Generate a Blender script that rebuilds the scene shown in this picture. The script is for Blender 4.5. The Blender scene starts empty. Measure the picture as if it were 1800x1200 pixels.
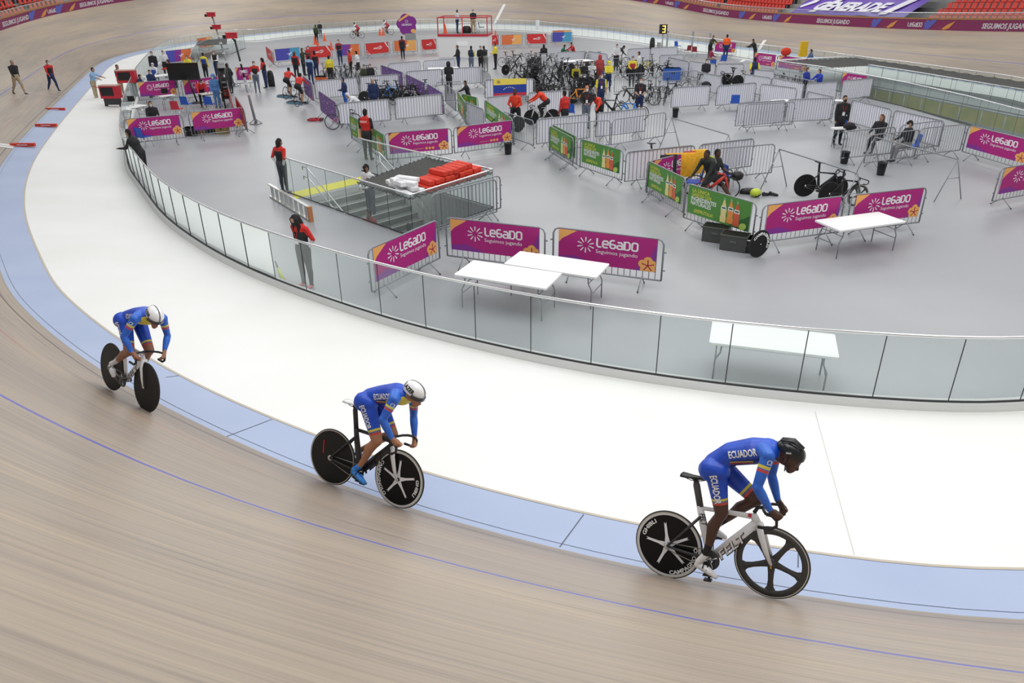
import bpy, bmesh, math, random
from mathutils import Vector, Matrix
from mathutils.bvhtree import BVHTree
from math import sin, cos, pi, radians as R_
random.seed(7)
S = bpy.context.scene
# ---------------------------------------------------------------- camera, world, light, exposure
CAM_H = 6.05; FPX = 1300.0; PITCH = math.atan(645/1300); ROLL = -0.012
cp, sp, cr, sr = cos(PITCH), sin(PITCH), cos(ROLL), sin(ROLL)
VF = Vector((0, cp, -sp)); _r = Vector((1, 0, 0)); _u = Vector((0, sp, cp))
VR = _r*cr + _u*sr; VU = -_r*sr + _u*cr; EYE = Vector((0, 0, CAM_H))
cam = bpy.data.objects.new('camera', bpy.data.cameras.new('camera')); S.collection.objects.link(cam)
cam.matrix_world = Matrix(((VR.x, VU.x, -VF.x, 0), (VR.y, VU.y, -VF.y, 0), (VR.z, VU.z, -VF.z, CAM_H), (0, 0, 0, 1)))
cam.data.sensor_width = 36; cam.data.lens = 36*FPX/1800; cam.data.clip_end = 400; cam.data.clip_start = .05
S.camera = cam
S.view_settings.view_transform = 'Standard'; S.view_settings.look = 'None'; S.view_settings.gamma = 1
S.view_settings.use_curve_mapping = False; S.view_settings.exposure = 0.0
W = bpy.data.worlds.new('arena_air'); S.world = W; W.use_nodes = True
W.node_tree.nodes['Background'].inputs[0].default_value = (.93, .97, 1, 1)
W.node_tree.nodes['Background'].inputs[1].default_value = .34
def roof_and_fill_lamp(x, y, z, sx, sy, power, col=(1, .985, .965)):
    l = bpy.data.lights.new('roof_and_fill_light', 'AREA'); l.shape = 'RECTANGLE'; l.size = sx; l.size_y = sy
    l.energy = power; l.color = col
    o = bpy.data.objects.new('roof_and_fill_light', l); o.location = (x, y, z); S.collection.objects.link(o)
    o['kind'] = 'structure'
LP = .54
for lx, ly, pw in ((2, 10, 2700), (14, 10, 2300), (-10, 16, 1200), (-12, 34, 1900), (6, 32, 2400), (20, 34, 1900),
                   (-20, 56, 2300), (0, 56, 2500), (16, 58, 2200), (-24, 80, 2500), (-6, 84, 2700), (10, 76, 2300),
                   (-38, 66, 1700), (-30, 98, 1900), (-8, 108, 2300), (14, 100, 2300), (28, 74, 1700), (35, 48, 1700), (34, 26, 1500), (-30, 40, 1000)):  # this row: unseen lamps added over the outer track to brighten the banking
    roof_and_fill_lamp(lx, ly, 15, 9, 14, pw*LP)

# ---------------------------------------------------------------- helpers
def at(px, py, z=0.0):
    d = VF + VR*((px-900)/FPX) - VU*((py-600)/FPX)
    return EYE + d*((z-CAM_H)/d.z)
MATS = {}
def M(name, col, rough=.6, metal=0.0, emit=0.0, spec=.5):
    if name in MATS: return MATS[name]
    m = bpy.data.materials.new(name); m.use_nodes = True; b = m.node_tree.nodes['Principled BSDF']
    b.inputs['Base Color'].default_value = (*col, 1); b.inputs['Roughness'].default_value = rough
    b.inputs['Metallic'].default_value = metal; b.inputs['Specular IOR Level'].default_value = spec
    if emit: b.inputs['Emission Color'].default_value = (*col, 1); b.inputs['Emission Strength'].default_value = emit
    m.diffuse_color = (*col, 1); MATS[name] = m; return m
def noisy(name, c1, c2, scale=3, rough=.6, detail=3, coord='Object', stretch=(1, 1, 1), bump=0):
    if name in MATS: return MATS[name]
    m = M(name, c1, rough); nt = m.node_tree; b = nt.nodes['Principled BSDF']
    tc = nt.nodes.new('ShaderNodeTexCoord'); mp = nt.nodes.new('ShaderNodeMapping'); mp.inputs['Scale'].default_value = stretch
    n = nt.nodes.new('ShaderNodeTexNoise'); n.inputs['Scale'].default_value = scale; n.inputs['Detail'].default_value = detail
    r = nt.nodes.new('ShaderNodeValToRGB'); r.color_ramp.elements[0].position = .35; r.color_ramp.elements[1].position = .65
    r.color_ramp.elements[0].color = (*c1, 1); r.color_ramp.elements[1].color = (*c2, 1)
    nt.links.new(tc.outputs[coord], mp.inputs[0]); nt.links.new(mp.outputs[0], n.inputs['Vector'])
    nt.links.new(n.outputs['Fac'], r.inputs[0]); nt.links.new(r.outputs[0], b.inputs['Base Color'])
    return m
def glass_mat():
    m = bpy.data.materials.new('painted_haze_glass'); m.use_nodes = True; nt = m.node_tree; nt.nodes.clear()
    o = nt.nodes.new('ShaderNodeOutputMaterial'); t = nt.nodes.new('ShaderNodeBsdfTransparent'); t.inputs[0].default_value = (.90, .95, .94, 1)
    d = nt.nodes.new('ShaderNodeBsdfDiffuse'); d.inputs[0].default_value = (.60, .68, .68, 1)  # pale diffuse layer paints the bright ceiling's reflected haze into the glass
    g = nt.nodes.new('ShaderNodeBsdfGlossy'); g.inputs['Roughness'].default_value = .03; g.inputs[0].default_value = (.9, .95, .95, 1)
    a = nt.nodes.new('ShaderNodeMixShader'); a.inputs[0].default_value = .19
    f = nt.nodes.new('ShaderNodeLayerWeight'); f.inputs[0].default_value = .12
    b = nt.nodes.new('ShaderNodeMixShader')
    L = nt.links.new; L(t.outputs[0], a.inputs[1]); L(d.outputs[0], a.inputs[2]); L(f.outputs['Fresnel'], b.inputs[0])
    L(a.outputs[0], b.inputs[1]); L(g.outputs[0], b.inputs[2]); L(b.outputs[0], o.inputs[0])
    MATS['glass'] = m; return m
GLASS = glass_mat()
STEEL = M('galvanised_steel', (.27, .29, .31), .45, .35); CHROME = M('polished_steel', (.75, .76, .77), .22, .9)
BLACK = M('black_plastic', (.012, .012, .014), .45); DARK = M('dark_metal', (.05, .05, .055), .4, .3)
WHITE = M('white_laminate', (.88, .88, .88), .35); WPRINT = M('white_print', (.86, .84, .87), .6)
RUBBER = M('black_rubber', (.02, .02, .02), .7); CARBON = M('matt_carbon', (.010, .010, .011), .48, spec=.3)

def link(o, parent=None):
    S.collection.objects.link(o)
    if parent: o.parent = parent
    return o
def tag(o, label=None, cat=None, group=None, kind=None):
    if label: o['label'] = label
    if cat: o['category'] = cat
    if group: o['group'] = group
    if kind: o['kind'] = kind
    return o
def empty(name, loc=(0, 0, 0), rz=0.0, label=None, cat=None, group=None, kind=None):
    o = bpy.data.objects.new(name, None); o.location = loc; o.rotation_euler = (0, 0, rz); o.empty_display_size = .2
    link(o); return tag(o, label, cat, group, kind)
class G:
    """mesh gatherer: everything added becomes ONE mesh object, with material slots"""
    def __init__(s): s.v = []; s.f = []; s.m = []; s.mats = []; s.sm = []
    def mi(s, mat):
        if mat not in s.mats: s.mats.append(mat)
        return s.mats.index(mat)
    def add(s, vs, fs, mat, smooth=False, X=None):
        k = len(s.v); i = s.mi(mat)
        s.v += [tuple(X @ Vector(v)) if X else tuple(v) for v in vs]
        for f in fs: s.f.append([a+k for a in f]); s.m.append(i); s.sm.append(smooth)
    def box(s, c, d, mat, X=None, rz=0, taper=1):
        x, y, z = d[0]/2, d[1]/2, d[2]/2; t = taper
        vs = [(-x, -y, -z), (x, -y, -z), (x, y, -z), (-x, y, -z), (-x*t, -y*t, z), (x*t, -y*t, z), (x*t, y*t, z), (-x*t, y*t, z)]
        q = Matrix.Translation(c) @ Matrix.Rotation(rz, 4, 'Z')
        vs = [q @ Vector(v) for v in vs]
        s.add(vs, [(0, 3, 2, 1), (4, 5, 6, 7), (0, 1, 5, 4), (1, 2, 6, 5), (2, 3, 7, 6), (3, 0, 4, 7)], mat, False, X)
    def tube(s, pts, r, mat, n=6, close=False, flat=None, X=None, caps=True, smooth=True):
        """sweep; r number or list; flat=(side_vector, side_scale) squashes the section along side_vector"""
        P = [Vector(p) for p in pts]; N = len(P); rs = r if isinstance(r, (list, tuple)) else [r]*N
        rings = []; up = None
        for i, p in enumerate(P):
            if close: t = P[(i+1) % N]-P[i-1]
            else: t = P[min(i+1, N-1)]-P[max(i-1, 0)]
            t.normalize()
            if flat: a = (Vector(flat[0]) - t*t.dot(Vector(flat[0])))
            elif up is None: a = t.cross(Vector((0, 0, 1)) if abs(t.z) < .9 else Vector((0, 1, 0)))
            else: a = up - t*t.dot(up)
            if a.length < 1e-6: a = t.orthogonal()
            a.normalize(); up = a.copy(); b = t.cross(a); k = flat[1] if flat else 1
            rings.append([p + a*(cos(q)*rs[i]*k) + b*(sin(q)*rs[i]) for q in [2*pi*j/n for j in range(n)]])
        vs = [v for g in rings for v in g]; fs = []
        for i in range(N if close else N-1):
            for j in range(n):
                a, b = i*n, ((i+1) % N)*n; fs.append((a+j, a+(j+1) % n, b+(j+1) % n, b+j))
        if caps and not close: fs += [tuple(range(n-1, -1, -1)), tuple(range((N-1)*n, N*n))]
        s.add(vs, fs, mat, smooth, X)
    def lathe(s, prof, mat, n=24, X=None, smooth=True):
        """profile (r, z) about local z"""
        vs = []; fs = []
        for r, z in prof:
            for j in range(n): a = 2*pi*j/n; vs.append((r*cos(a), r*sin(a), z))
        for i in range(len(prof)-1):
            for j in range(n): fs.append((i*n+j, i*n+(j+1) % n, (i+1)*n+(j+1) % n, (i+1)*n+j))
        s.add(vs, fs, mat, smooth, X)
    def poly(s, pts, mat, X=None): s.add(pts, [tuple(range(len(pts)))], mat, False, X)
    def ball(s, c, rad, mat, X=None, nu=10, nv=6, smooth=True):
        vs = []; fs = []
        for i in range(nv+1):
            th = pi*i/nv
            for j in range(nu): a = 2*pi*j/nu; vs.append((c[0]+rad[0]*sin(th)*cos(a), c[1]+rad[1]*sin(th)*sin(a), c[2]+rad[2]*cos(th)))
        for i in range(nv):
            for j in range(nu): fs.append((i*nu+j, (i+1)*nu+j, (i+1)*nu+(j+1) % nu, i*nu+(j+1) % nu))
        s.add(vs, fs, mat, smooth, X)
    def mesh(s, name):
        me = bpy.data.meshes.new(name); me.from_pydata(s.v, [], s.f)
        for m in s.mats: me.materials.append(m)
        me.polygons.foreach_set('material_index', s.m); me.polygons.foreach_set('use_smooth', s.sm); me.update(); return me
    def make(s, name, parent=None, label=None, cat=None, group=None, kind=None):
        o = bpy.data.objects.new(name, s.mesh(name)); link(o, parent); return tag(o, label, cat, group, kind)
def copy_tree(o, parent=None):
    c = o.copy(); S.collection.objects.link(c)
    if parent: c.parent = parent
    for ch in [x for x in o.children]: copy_tree(ch, c)
    return c
# --- lettering
_tc = {}
def text_tris(txt, size=1.0, bold=0.0, shear=0.0, spacing=1.0):
    k = (txt, bold, shear, spacing)
    if k not in _tc:
        c = bpy.data.curves.new('t', 'FONT'); c.body = txt; c.size = 1; c.offset = bold; c.shear = shear; c.space_character = spacing
        c.resolution_u = 2
        o = bpy.data.objects.new('t', c); S.collection.objects.link(o); dg = bpy.context.evaluated_depsgraph_get(); dg.update()
        me = o.evaluated_get(dg).to_mesh(); _tc[k] = ([tuple(v.co) for v in me.vertices], [tuple(p.vertices) for p in me.polygons])
        o.evaluated_get(dg).to_mesh_clear(); bpy.data.objects.remove(o); bpy.data.curves.remove(c)
    vs, fs = _tc[k]
    x0 = min(v[0] for v in vs); x1 = max(v[0] for v in vs); y0 = min(v[1] for v in vs)
    return [((v[0]-x0)*size, v[1]*size) for v in vs], fs, (x1-x0)*size
def text_xz(g, txt, x, z, size, mat, y=-.032, bold=0.0, width=None, center=False, shear=0.0, sx=1.0):
    vs, fs, w = text_tris(txt, size, bold, shear)
    k = sx if width is None else width/w
    ox = x-(w*k/2 if center else 0)
    g.add([(ox+a*k, y, z+b) for a, b in vs], fs, mat)
# LEGADO wordmark: rounded strokes on a 0..1 high grid
def stroke(g, pts, w, mat, y, X0, Z0, s, close=False):
    P = [Vector((X0+p[0]*s, 0, Z0+p[1]*s)) for p in pts]; N = len(P); w = w*s/2
    L = []
    for i, p in enumerate(P):
        a = P[i-1] if (i or close) else p; b = P[(i+1) % N] if (i < N-1 or close) else p
        t = (b-a).normalized(); n = Vector((-t.z, 0, t.x)); m = 1
        if a is not p and b is not p: m = 1/max(.5, math.cos((p-a).angle(b-p, 0)/2))
        L.append((p+n*w*m, p-n*w*m))
    vs = [(q.x, y, q.z) for l in L for q in l]
    fs = [(2*i, 2*i+1, (2*i+3) % (2*N), (2*i+2) % (2*N)) for i in range(N if close else N-1)]
    g.add(vs, fs, mat)
def rrect(x0, z0, x1, z1, r=.13):
    out = []
    for cx, cz, a0 in ((x1-r, z1-r, 0), (x0+r, z1-r, 90), (x0+r, z0+r, 180), (x1-r, z0+r, 270)):
        for k in range(3): a = R_(a0+45*k); out.append((cx+r*cos(a), cz+r*sin(a)))
    return out
def wordmark(g, x, z, h, mat, y=-.032):
    w = .17; K = lambda p, c=False: stroke(g, p, w, mat, y, x, z, h, c)
    K([(.09, 1), (.09, .22), (.2, .09), (.52, .09)])
    K([(.72, .44), (1.18, .44), (1.18, .66), (1.08, .78), (.76, .78), (.66, .66), (.66, .2), (.76, .09), (1.15, .09)])
    K([(1.8, .92), (1.5, .92), (1.38, .8), (1.38, .22), (1.5, .09), (1.76, .09), (1.86, .2), (1.86, .46), (1.6, .5), (1.38, .5)])
    K([(2.08, .78), (2.42, .78), (2.54, .66), (2.54, .09), (2.16, .09), (2.06, .18), (2.06, .36), (2.16, .46), (2.54, .46)])
    K([(2.76, .09), (2.76, .91), (3.12, .91), (3.26, .76), (3.26, .24), (3.12, .09)], True)
    K(rrect(3.48, .09, 4.0, .91, .15), True)
def starburst(g, cx, cz, r, mat, y=-.032):
    for k in range(10):
        a = 2*pi*(k+.5)/10; d = Vector((cos(a), 0, sin(a))); n = Vector((-d.z, 0, d.x))
        c = Vector((cx, y, cz)); l0 = .34 if k % 2 else .42
        pts = [c+d*r*l0-n*r*.04, c+d*r*.75-n*r*.075, c+d*r*(1.0 if k % 2 else .92)-n*r*.1, c+d*r*1.02+n*r*.05, c+d*r*.7+n*r*.07, c+d*r*l0+n*r*.04]
        g.poly(pts, mat)
def disc_pts(cx, cz, rx, rz, y, n=10, a0=0.0): return [(cx+rx*cos(a0+2*pi*k/n), y, cz+rz*sin(a0+2*pi*k/n)) for k in range(n)]
# ---------------------------------------------------------------- plan of the oval
def catmull(P, per=12, closed=True):
    out = []; N = len(P)
    for i in range(N if closed else N-1):
        if closed: a, b, c, d = P[i-1], P[i], P[(i+1) % N], P[(i+2) % N]
        else: a, b, c, d = P[max(i-1, 0)], P[i], P[i+1], P[min(i+2, N-1)]
        for k in range(per):
            t = k/per
            out.append(tuple(.5*((2*b[j])+(-a[j]+c[j])*t+(2*a[j]-5*b[j]+4*c[j]-d[j])*t*t+(-a[j]+3*b[j]-3*c[j]+d[j])*t**3) for j in range(len(b))))
    if not closed: out.append(tuple(P[-1]))
    return out
def resample(P, step, closed=True):
    Q = list(P)+([P[0]] if closed else []); L = [0]
    for a, b in zip(Q, Q[1:]): L.append(L[-1]+math.hypot(b[0]-a[0], b[1]-a[1]))
    n = max(2, round(L[-1]/step)); out = []; j = 0
    for i in range(n if closed else n+1):
        s = L[-1]*i/n
        while j < len(Q)-2 and L[j+1] < s: j += 1
        t = (s-L[j])/max(1e-9, L[j+1]-L[j]); out.append(tuple(Q[j][k]+(Q[j+1][k]-Q[j][k])*t for k in range(len(Q[0]))))
    return out
# x, y, lift of the lower edge above the infield, banking in degrees, width of the blue band
CTRL = [(4.7, 4.94, .62, 37.5, .78), (3.39, 5.16, .62, 37, .78), (1.3, 5.68, .62, 37, .78), (-.87, 6.53, .62, 36.5, .78), (-2.48, 7.36, .62, 36, .76), (-4.81, 8.88, .62, 35, .74),
 (-6.92, 10.56, .6, 33, .76), (-9.14, 12.69, .57, 29, .80), (-10.65, 14.49, .53, 26, .82), (-14.3, 19.7, .42, 20, .88), (-17.52, 25.51, .32, 15, .92), (-20.75, 32.8, .25, 13, .97),
 (-24.67, 42.55, .2, 13, .98), (-28.93, 53.5, .2, 15, 1.0), (-30.99, 58.94, .2, 17, 1.0), (-32.8, 65.4, .2, 21, 1.0), (-33.2, 73, .22, 27, 1.0), (-31.4, 83, .3, 33, 1.0),
 (-27.5, 93, .3, 36, 1.0), (-21.5, 101, .3, 37, 1.0), (-14.5, 106, .3, 37, 1.0), (-7, 107.5, .3, 36, 1.0), (.5, 104, .3, 33, 1.0), (6, 98.5, .3, 27, 1.0), (11, 91, .25, 21, 1.0),
 (15.5, 80.5, .2, 14, 1.0), (20.8, 67, .2, 13, 1.0), (25.5, 53.5, .2, 16, 1.0), (28.3, 40, .25, 23, .95), (28.5, 31, .35, 30, .9), (26.3, 22.5, .5, 35, .85), (21.8, 14.8, .6, 38, .8),
 (16, 9, .62, 39, .8), (11, 6.2, .62, 39, .8), (7.6, 5.1, .62, 38, .8)]
DAT = resample(catmull(CTRL), .5)
for _ in range(5):
    DAT = [tuple((DAT[i-1][k]+2*DAT[i][k]+DAT[(i+1) % len(DAT)][k])/4 for k in range(5)) for i in range(len(DAT))]
ND = len(DAT); ORG = (-2.0, 55.0)
def outward(i):
    a, b = DAT[i-1], DAT[(i+1) % ND]; t = Vector((b[0]-a[0], b[1]-a[1])).normalized()
    return Vector((-t.y, t.x))     # the loop runs clockwise seen from above
if (Vector((DAT[0][0]-ORG[0], DAT[0][1]-ORG[1]))).dot(outward(0)) < 0:
    _o = outward
    outward = lambda i: -_o(i)
ARC = [0.0]
for i in range(1, ND+1): ARC.append(ARC[-1]+math.hypot(DAT[i % ND][0]-DAT[i-1][0], DAT[i % ND][1]-DAT[i-1][1]))
# the glass balustrade line, from measured points of its foot and of its hand rail
FP = [at(x, y, .12) for x, y in ((1800, 711), (1712, 710), (1583, 704), (1455, 695), (1329, 682.5), (1205, 667.5), (1088, 650), (979, 631), (877, 609), (785, 587), (702, 566), (627, 542),
     (564, 521), (508, 501), (459, 482), (417, 462), (380, 443.5), (350, 424.5), (324, 407), (301, 390), (282, 372.5), (260, 342), (240, 314))]
FP += [at(x, y, 1.2) for x, y in ((211, 232), (216, 175), (233, 130), (248, 108), (272, 84), (300, 69), (340, 59), (400, 52))]
FP += [Vector(p) for p in ((-26.5, 83, 0), (-23.5, 90, 0), (-18.5, 95.5, 0), (-12, 98.5, 0), (-5, 98, 0), (1.5, 94, 0))]
FP += [at(x, y, 1.2) for x, y in ((1000, 42.5), (1090, 50), (1155, 57), (1217, 65), (1267, 70), (1358, 81), (1450, 91), (1504, 99), (1600, 110), (1700, 124), (1800, 138))]
FP += [Vector(p) for p in ((23.9, 31, 0), (22.6, 25, 0), (19.3, 18.6, 0), (14.6, 13.2, 0), (11, 10.7, 0))]
FEN = resample(catmull([(p.x, p.y) for p in FP]), .5)
for _ in range(4): FEN = [tuple((FEN[i-1][k]+2*FEN[i][k]+FEN[(i+1) % len(FEN)][k])/4 for k in range(2)) for i in range(len(FEN))]
def near_dat(x, y):
    b = 1e9; bi = 0
    for i, d in enumerate(DAT):
        q = (d[0]-x)**2+(d[1]-y)**2
        if q < b: b = q; bi = i
    return bi, math.sqrt(b)
_f = []
for x, y in FEN:                       # keep the apron at least 2.9 m wide
    i, d = near_dat(x, y); n = outward(i); c = Vector((DAT[i][0], DAT[i][1])); s = -(Vector((x, y))-c).dot(n)
    if s < 2.9: q = c-n*2.9; x, y = q.x, q.y
    _f.append((x, y))
for _ in range(3): _f = [tuple((_f[i-1][k]+2*_f[i][k]+_f[(i+1) % len(_f)][k])/4 for k in range(2)) for i in range(len(_f))]
FEN = resample(_f, .5); NF = len(FEN)
APR = []                               # inner edge of the apron for every sample of the track's lower edge
for i in range(ND):
    n = outward(i); c = Vector((DAT[i][0], DAT[i][1])); best = None
    for x, y in FEN:
        v = Vector((x, y))-c; s = -v.dot(n); t = abs(v.x*n.y-v.y*n.x)
        if s > 0 and (best is None or s+3*t < best[0]): best = (s+3*t, x, y)
    APR.append((best[1], best[2]))
for _ in range(6): APR = [tuple((APR[i-1][k]+2*APR[i][k]+APR[(i+1) % ND][k])/4 for k in range(2)) for i in range(ND)]
TW = 7.2
def tp(i, v):
    """point of the running surface, v metres up the slope from its lower edge"""
    i %= ND; d = DAT[i]; n = outward(i); b = R_(d[3])
    return Vector((d[0]+n.x*v*cos(b), d[1]+n.y*v*cos(b), d[2]+v*sin(b)))
def zsurf(x, y):
    i, d = near_dat(x, y); n = outward(i); c = Vector((DAT[i][0], DAT[i][1])); s = (Vector((x, y))-c).dot(n)
    if s >= 0: return DAT[i][2]+s*math.tan(R_(DAT[i][3]))
    w = (Vector(APR[i])-c).length
    return max(0.0, DAT[i][2]*(1+s/w))
def hit(px, py):
    z = 0.3
    lo, hi = 0.0, 5.2
    for z in [hi-k*.05 for k in range(int(hi/.05)+1)]:
        p = at(px, py, z)
        if p.y > 0 and zsurf(p.x, p.y) >= z: break
    return at(px, py, z+.02)
# ---------------------------------------------------------------- surfaces
def wood():
    m = M('track_timber', (.42, .34, .27), .42); nt = m.node_tree; b = nt.nodes['Principled BSDF']; N = nt.nodes.new; L = nt.links.new
    uv = N('ShaderNodeUVMap'); uv.uv_map = 'uv'; sep = N('ShaderNodeSeparateXYZ'); L(uv.outputs[0], sep.inputs[0])
    def noise(sx, sy, det, sc=1.0):
        mp = N('ShaderNodeMapping'); mp.inputs['Scale'].default_value = (sx, sy, 1); L(uv.outputs[0], mp.inputs[0])
        n = N('ShaderNodeTexNoise'); n.inputs['Scale'].default_value = sc; n.inputs['Detail'].default_value = det; L(mp.outputs[0], n.inputs['Vector']); return n.outputs['Fac']
    def ramp(f, stops):
        r = N('ShaderNodeValToRGB'); e = r.color_ramp.elements
        e[0].position, e[0].color = stops[0][0], (*stops[0][1], 1); e[1].position, e[1].color = stops[-1][0], (*stops[-1][1], 1)
        for p, c in stops[1:-1]: q = e.new(p); q.color = (*c, 1)
        L(f, r.inputs[0]); return r.outputs[0]
    def mix(a, c, f, mode='MIX'):
        x = N('ShaderNodeMix'); x.data_type = 'RGBA'; x.blend_type = mode; x.clamp_result = False
        if isinstance(f, float): x.inputs['Factor'].default_value = f
        else: L(f, x.inputs['Factor'])
        for k, s in ((6, a), (7, c)):
            if isinstance(s, tuple): x.inputs[k].default_value = (*s, 1)
            else: L(s, x.inputs[k])
        return x.outputs[2]
    base = ramp(noise(.09, .9, 4), [(.3, (.33, .285, .245)), (.5, (.395, .33, .27)), (.7, (.455, .375, .285))])
    strip = ramp(noise(.30, 22, 3), [(.28, (.80, .78, .78)), (.5, (1, 1, 1)), (.72, (1.12, 1.10, 1.04))])
    fine = ramp(noise(.9, 95, 1), [(.25, (.90, .90, .90)), (.75, (1.08, 1.07, 1.05))])
    c = mix(base, strip, 1.0, 'MULTIPLY'); c = mix(c, fine, .8, 'MULTIPLY')
    spark = ramp(noise(.22, 16, 2), [(.60, (1, 1, 1)), (.72, (1.22, 1.19, 1.08))]); c = mix(c, spark, .9, 'MULTIPLY')
    dk = ramp(noise(.35, 11, 2, 1.3), [(.28, (.78, .76, .78)), (.42, (1, 1, 1))]); c = mix(c, dk, .8, 'MULTIPLY')
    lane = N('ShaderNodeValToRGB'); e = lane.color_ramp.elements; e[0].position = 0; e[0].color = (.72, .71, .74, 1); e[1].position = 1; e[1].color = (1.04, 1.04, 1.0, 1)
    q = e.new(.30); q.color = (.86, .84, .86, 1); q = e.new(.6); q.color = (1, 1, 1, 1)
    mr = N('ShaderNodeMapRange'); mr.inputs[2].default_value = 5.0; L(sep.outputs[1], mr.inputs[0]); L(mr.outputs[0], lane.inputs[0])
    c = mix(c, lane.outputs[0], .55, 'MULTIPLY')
    def line(c, v0, v1, col, amt, brk=False):
        x = N('ShaderNodeMath'); x.operation = 'COMPARE'; L(sep.outputs[1], x.inputs[0]); x.inputs[1].default_value = (v0+v1)/2; x.inputs[2].default_value = (v1-v0)/2
        y = N('ShaderNodeMath'); y.operation = 'MULTIPLY'; L(x.outputs[0], y.inputs[0]); y.inputs[1].default_value = amt
        f = y.outputs[0]
        if brk:
            nz = noise(.35, 3, 3); r = N('ShaderNodeMapRange'); r.inputs[1].default_value = .42; r.inputs[2].default_value = .68; L(nz, r.inputs[0])
            z = N('ShaderNodeMath'); z.operation = 'MULTIPLY'; L(f, z.inputs[0]); L(r.outputs[0], z.inputs[1]); f = z.outputs[0]
        return mix(c, col, f)
    c = line(c, .19, .225, (.06, .05, .05), .75); c = line(c, .85, .90, (.42, .09, .07), .42, True); c = line(c, 2.460, 2.510, (.06, .09, .52), .85)
    L(c, b.inputs['Base Color'])
    return m
WOOD = wood()
def loft(name, rows, mat, uvs=None, closed=True):
    """rows[i] = list of points across; returns a mesh object"""
    n = len(rows); k = len(rows[0]); vs = [tuple(p) for r in rows for p in r]; fs = []
    for i in range(n if closed else n-1):
        for j in range(k-1):
            a = i*k+j; b = ((i+1) % n)*k+j; fs.append((a, b, b+1, a+1))
    me = bpy.data.meshes.new(name); me.from_pydata(vs, [], fs); me.materials.append(mat)
    if uvs:
        u = me.uv_layers.new(name='uv'); li = 0
        for i in range(n if closed else n-1):
            for j in range(k-1):
                for (a, b) in ((i, j), (i+1, j), (i+1, j+1), (i, j+1)):
                    u.data[li].uv = (uvs[0][a], uvs[1][b]); li += 1
    me.polygons.foreach_set('use_smooth', [True]*len(fs)); me.update()
    o = bpy.data.objects.new(name, me); link(o); o['kind'] = 'structure'; return o
VS = [0, .5, 1.2, 2, 3, 4, 5, 6, TW]
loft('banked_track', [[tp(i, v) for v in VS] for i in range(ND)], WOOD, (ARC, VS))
BLUE = noisy('blue_band_paint', (.37, .445, .63), (.405, .48, .66), .6, .5)
APW = noisy('apron_paint', (.80, .80, .775), (.85, .85, .84), .35, .55)
rows_b = []; rows_a = []
for i in range(ND):
    c = Vector((DAT[i][0], DAT[i][1])); a = Vector(APR[i]); L_ = (a-c).length; w = DAT[i][4]; z = DAT[i][2]
    P = lambda s: Vector((*(c+(a-c)*(s/L_)), z*(1-s/L_)))
    rows_b.append([P(0), P(w)]); rows_a.append([P(w), P(w+(L_-w)*.33), P(w+(L_-w)*.66), P(L_)])
def edge_strip(name, s0, s1, mat, dz=.004):
    rr = []
    for i in range(ND):
        c = Vector((DAT[i][0], DAT[i][1])); a = Vector(APR[i]); L_ = (a-c).length; z = DAT[i][2]; rr.append([Vector((*(c+(a-c)*((s+(DAT[i][4] if q else 0))/L_)), z*(1-(s+(DAT[i][4] if q else 0))/L_)+dz)) for s, q in (s0, s1)])
    return loft(name, rr, mat)
edge_strip('trim_1', (-.012, 1), (.030, 1), M('edge_tan', (.52, .46, .38), .7)); edge_strip('trim_2', (.115, 0), (.121, 0), M('joint_dark', (.10, .12, .16), .8)); edge_strip('trim_3', (-.03, 0), (.02, 0), M('edge_grey', (.34, .31, .28), .7))
loft('blue_band', rows_b, BLUE); loft('safety_apron', rows_a, APW)
SEAM = M('seam', (.10, .12, .16), .8)
def drape(name, A, B_, w, mat, lift=.008, n=24, kind='structure', off=0.0):
    A = Vector(A); B_ = Vector(B_); t = (B_-A).xy.normalized(); nn = Vector((-t.y, t.x)); rows = []
    for k in range(n+1):
        p = A.xy.lerp(B_.xy, k/n); rows.append([Vector((*(p+nn*(off-w/2)), 0)), Vector((*(p+nn*(off+w/2)), 0))])
        for q in rows[-1]: q.z = zsurf(q.x, q.y)+lift
    return loft(name, rows, mat, closed=False)
for a, b in (((1026, 905), (984, 960)), ((478, 738), (398, 767)), ((314, 660), (292, 665)), ((1403, 972), (1403, 996))):
    drape('panel_seam', hit(*a), hit(*b), .012, SEAM, .004, 6)
SEAM2 = M('seam_pale', (.62, .62, .60), .8)
drape('panel_seam', hit(1433, 722), hit(1502, 975), .012, SEAM2, .004, 12)
LINE = M('line_paint', (.75, .74, .72), .6); LINEK = M('line_paint_black', (.05, .05, .05), .6)
def across(name, i, w, mat, off=0.0, v1=TW-.05, v0=0.0):
    rows = []
    for k in range(13):
        v = v0+(v1-v0)*k/12; p = tp(i, v); q = tp(i+1, v); t = (q-p).normalized(); u = outward(i % ND); nz = Vector((-u.x*sin(R_(DAT[i % ND][3])), -u.y*sin(R_(DAT[i % ND][3])), cos(R_(DAT[i % ND][3]))))*.01
        rows.append([p+t*(off-w/2)+nz, p+t*(off+w/2)+nz])
    return loft(name, rows, mat, closed=False)
def idx(px, py): p = hit(px, py); return near_dat(p.x, p.y)[0]
i0 = idx(32, 258)
across('finish_line', i0, .72, LINE); across('finish_line_centre', i0, .05, LINEK).location.z = .003
across('track_line', idx(108, 171), .06, LINE, 0, 5.6); drape('track_line', hit(868, 42), hit(887, 15), .42, LINE, .02, 30); drape('track_line', hit(1302, 109), hit(1345, 70), .30, LINE, .02, 30)
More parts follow.
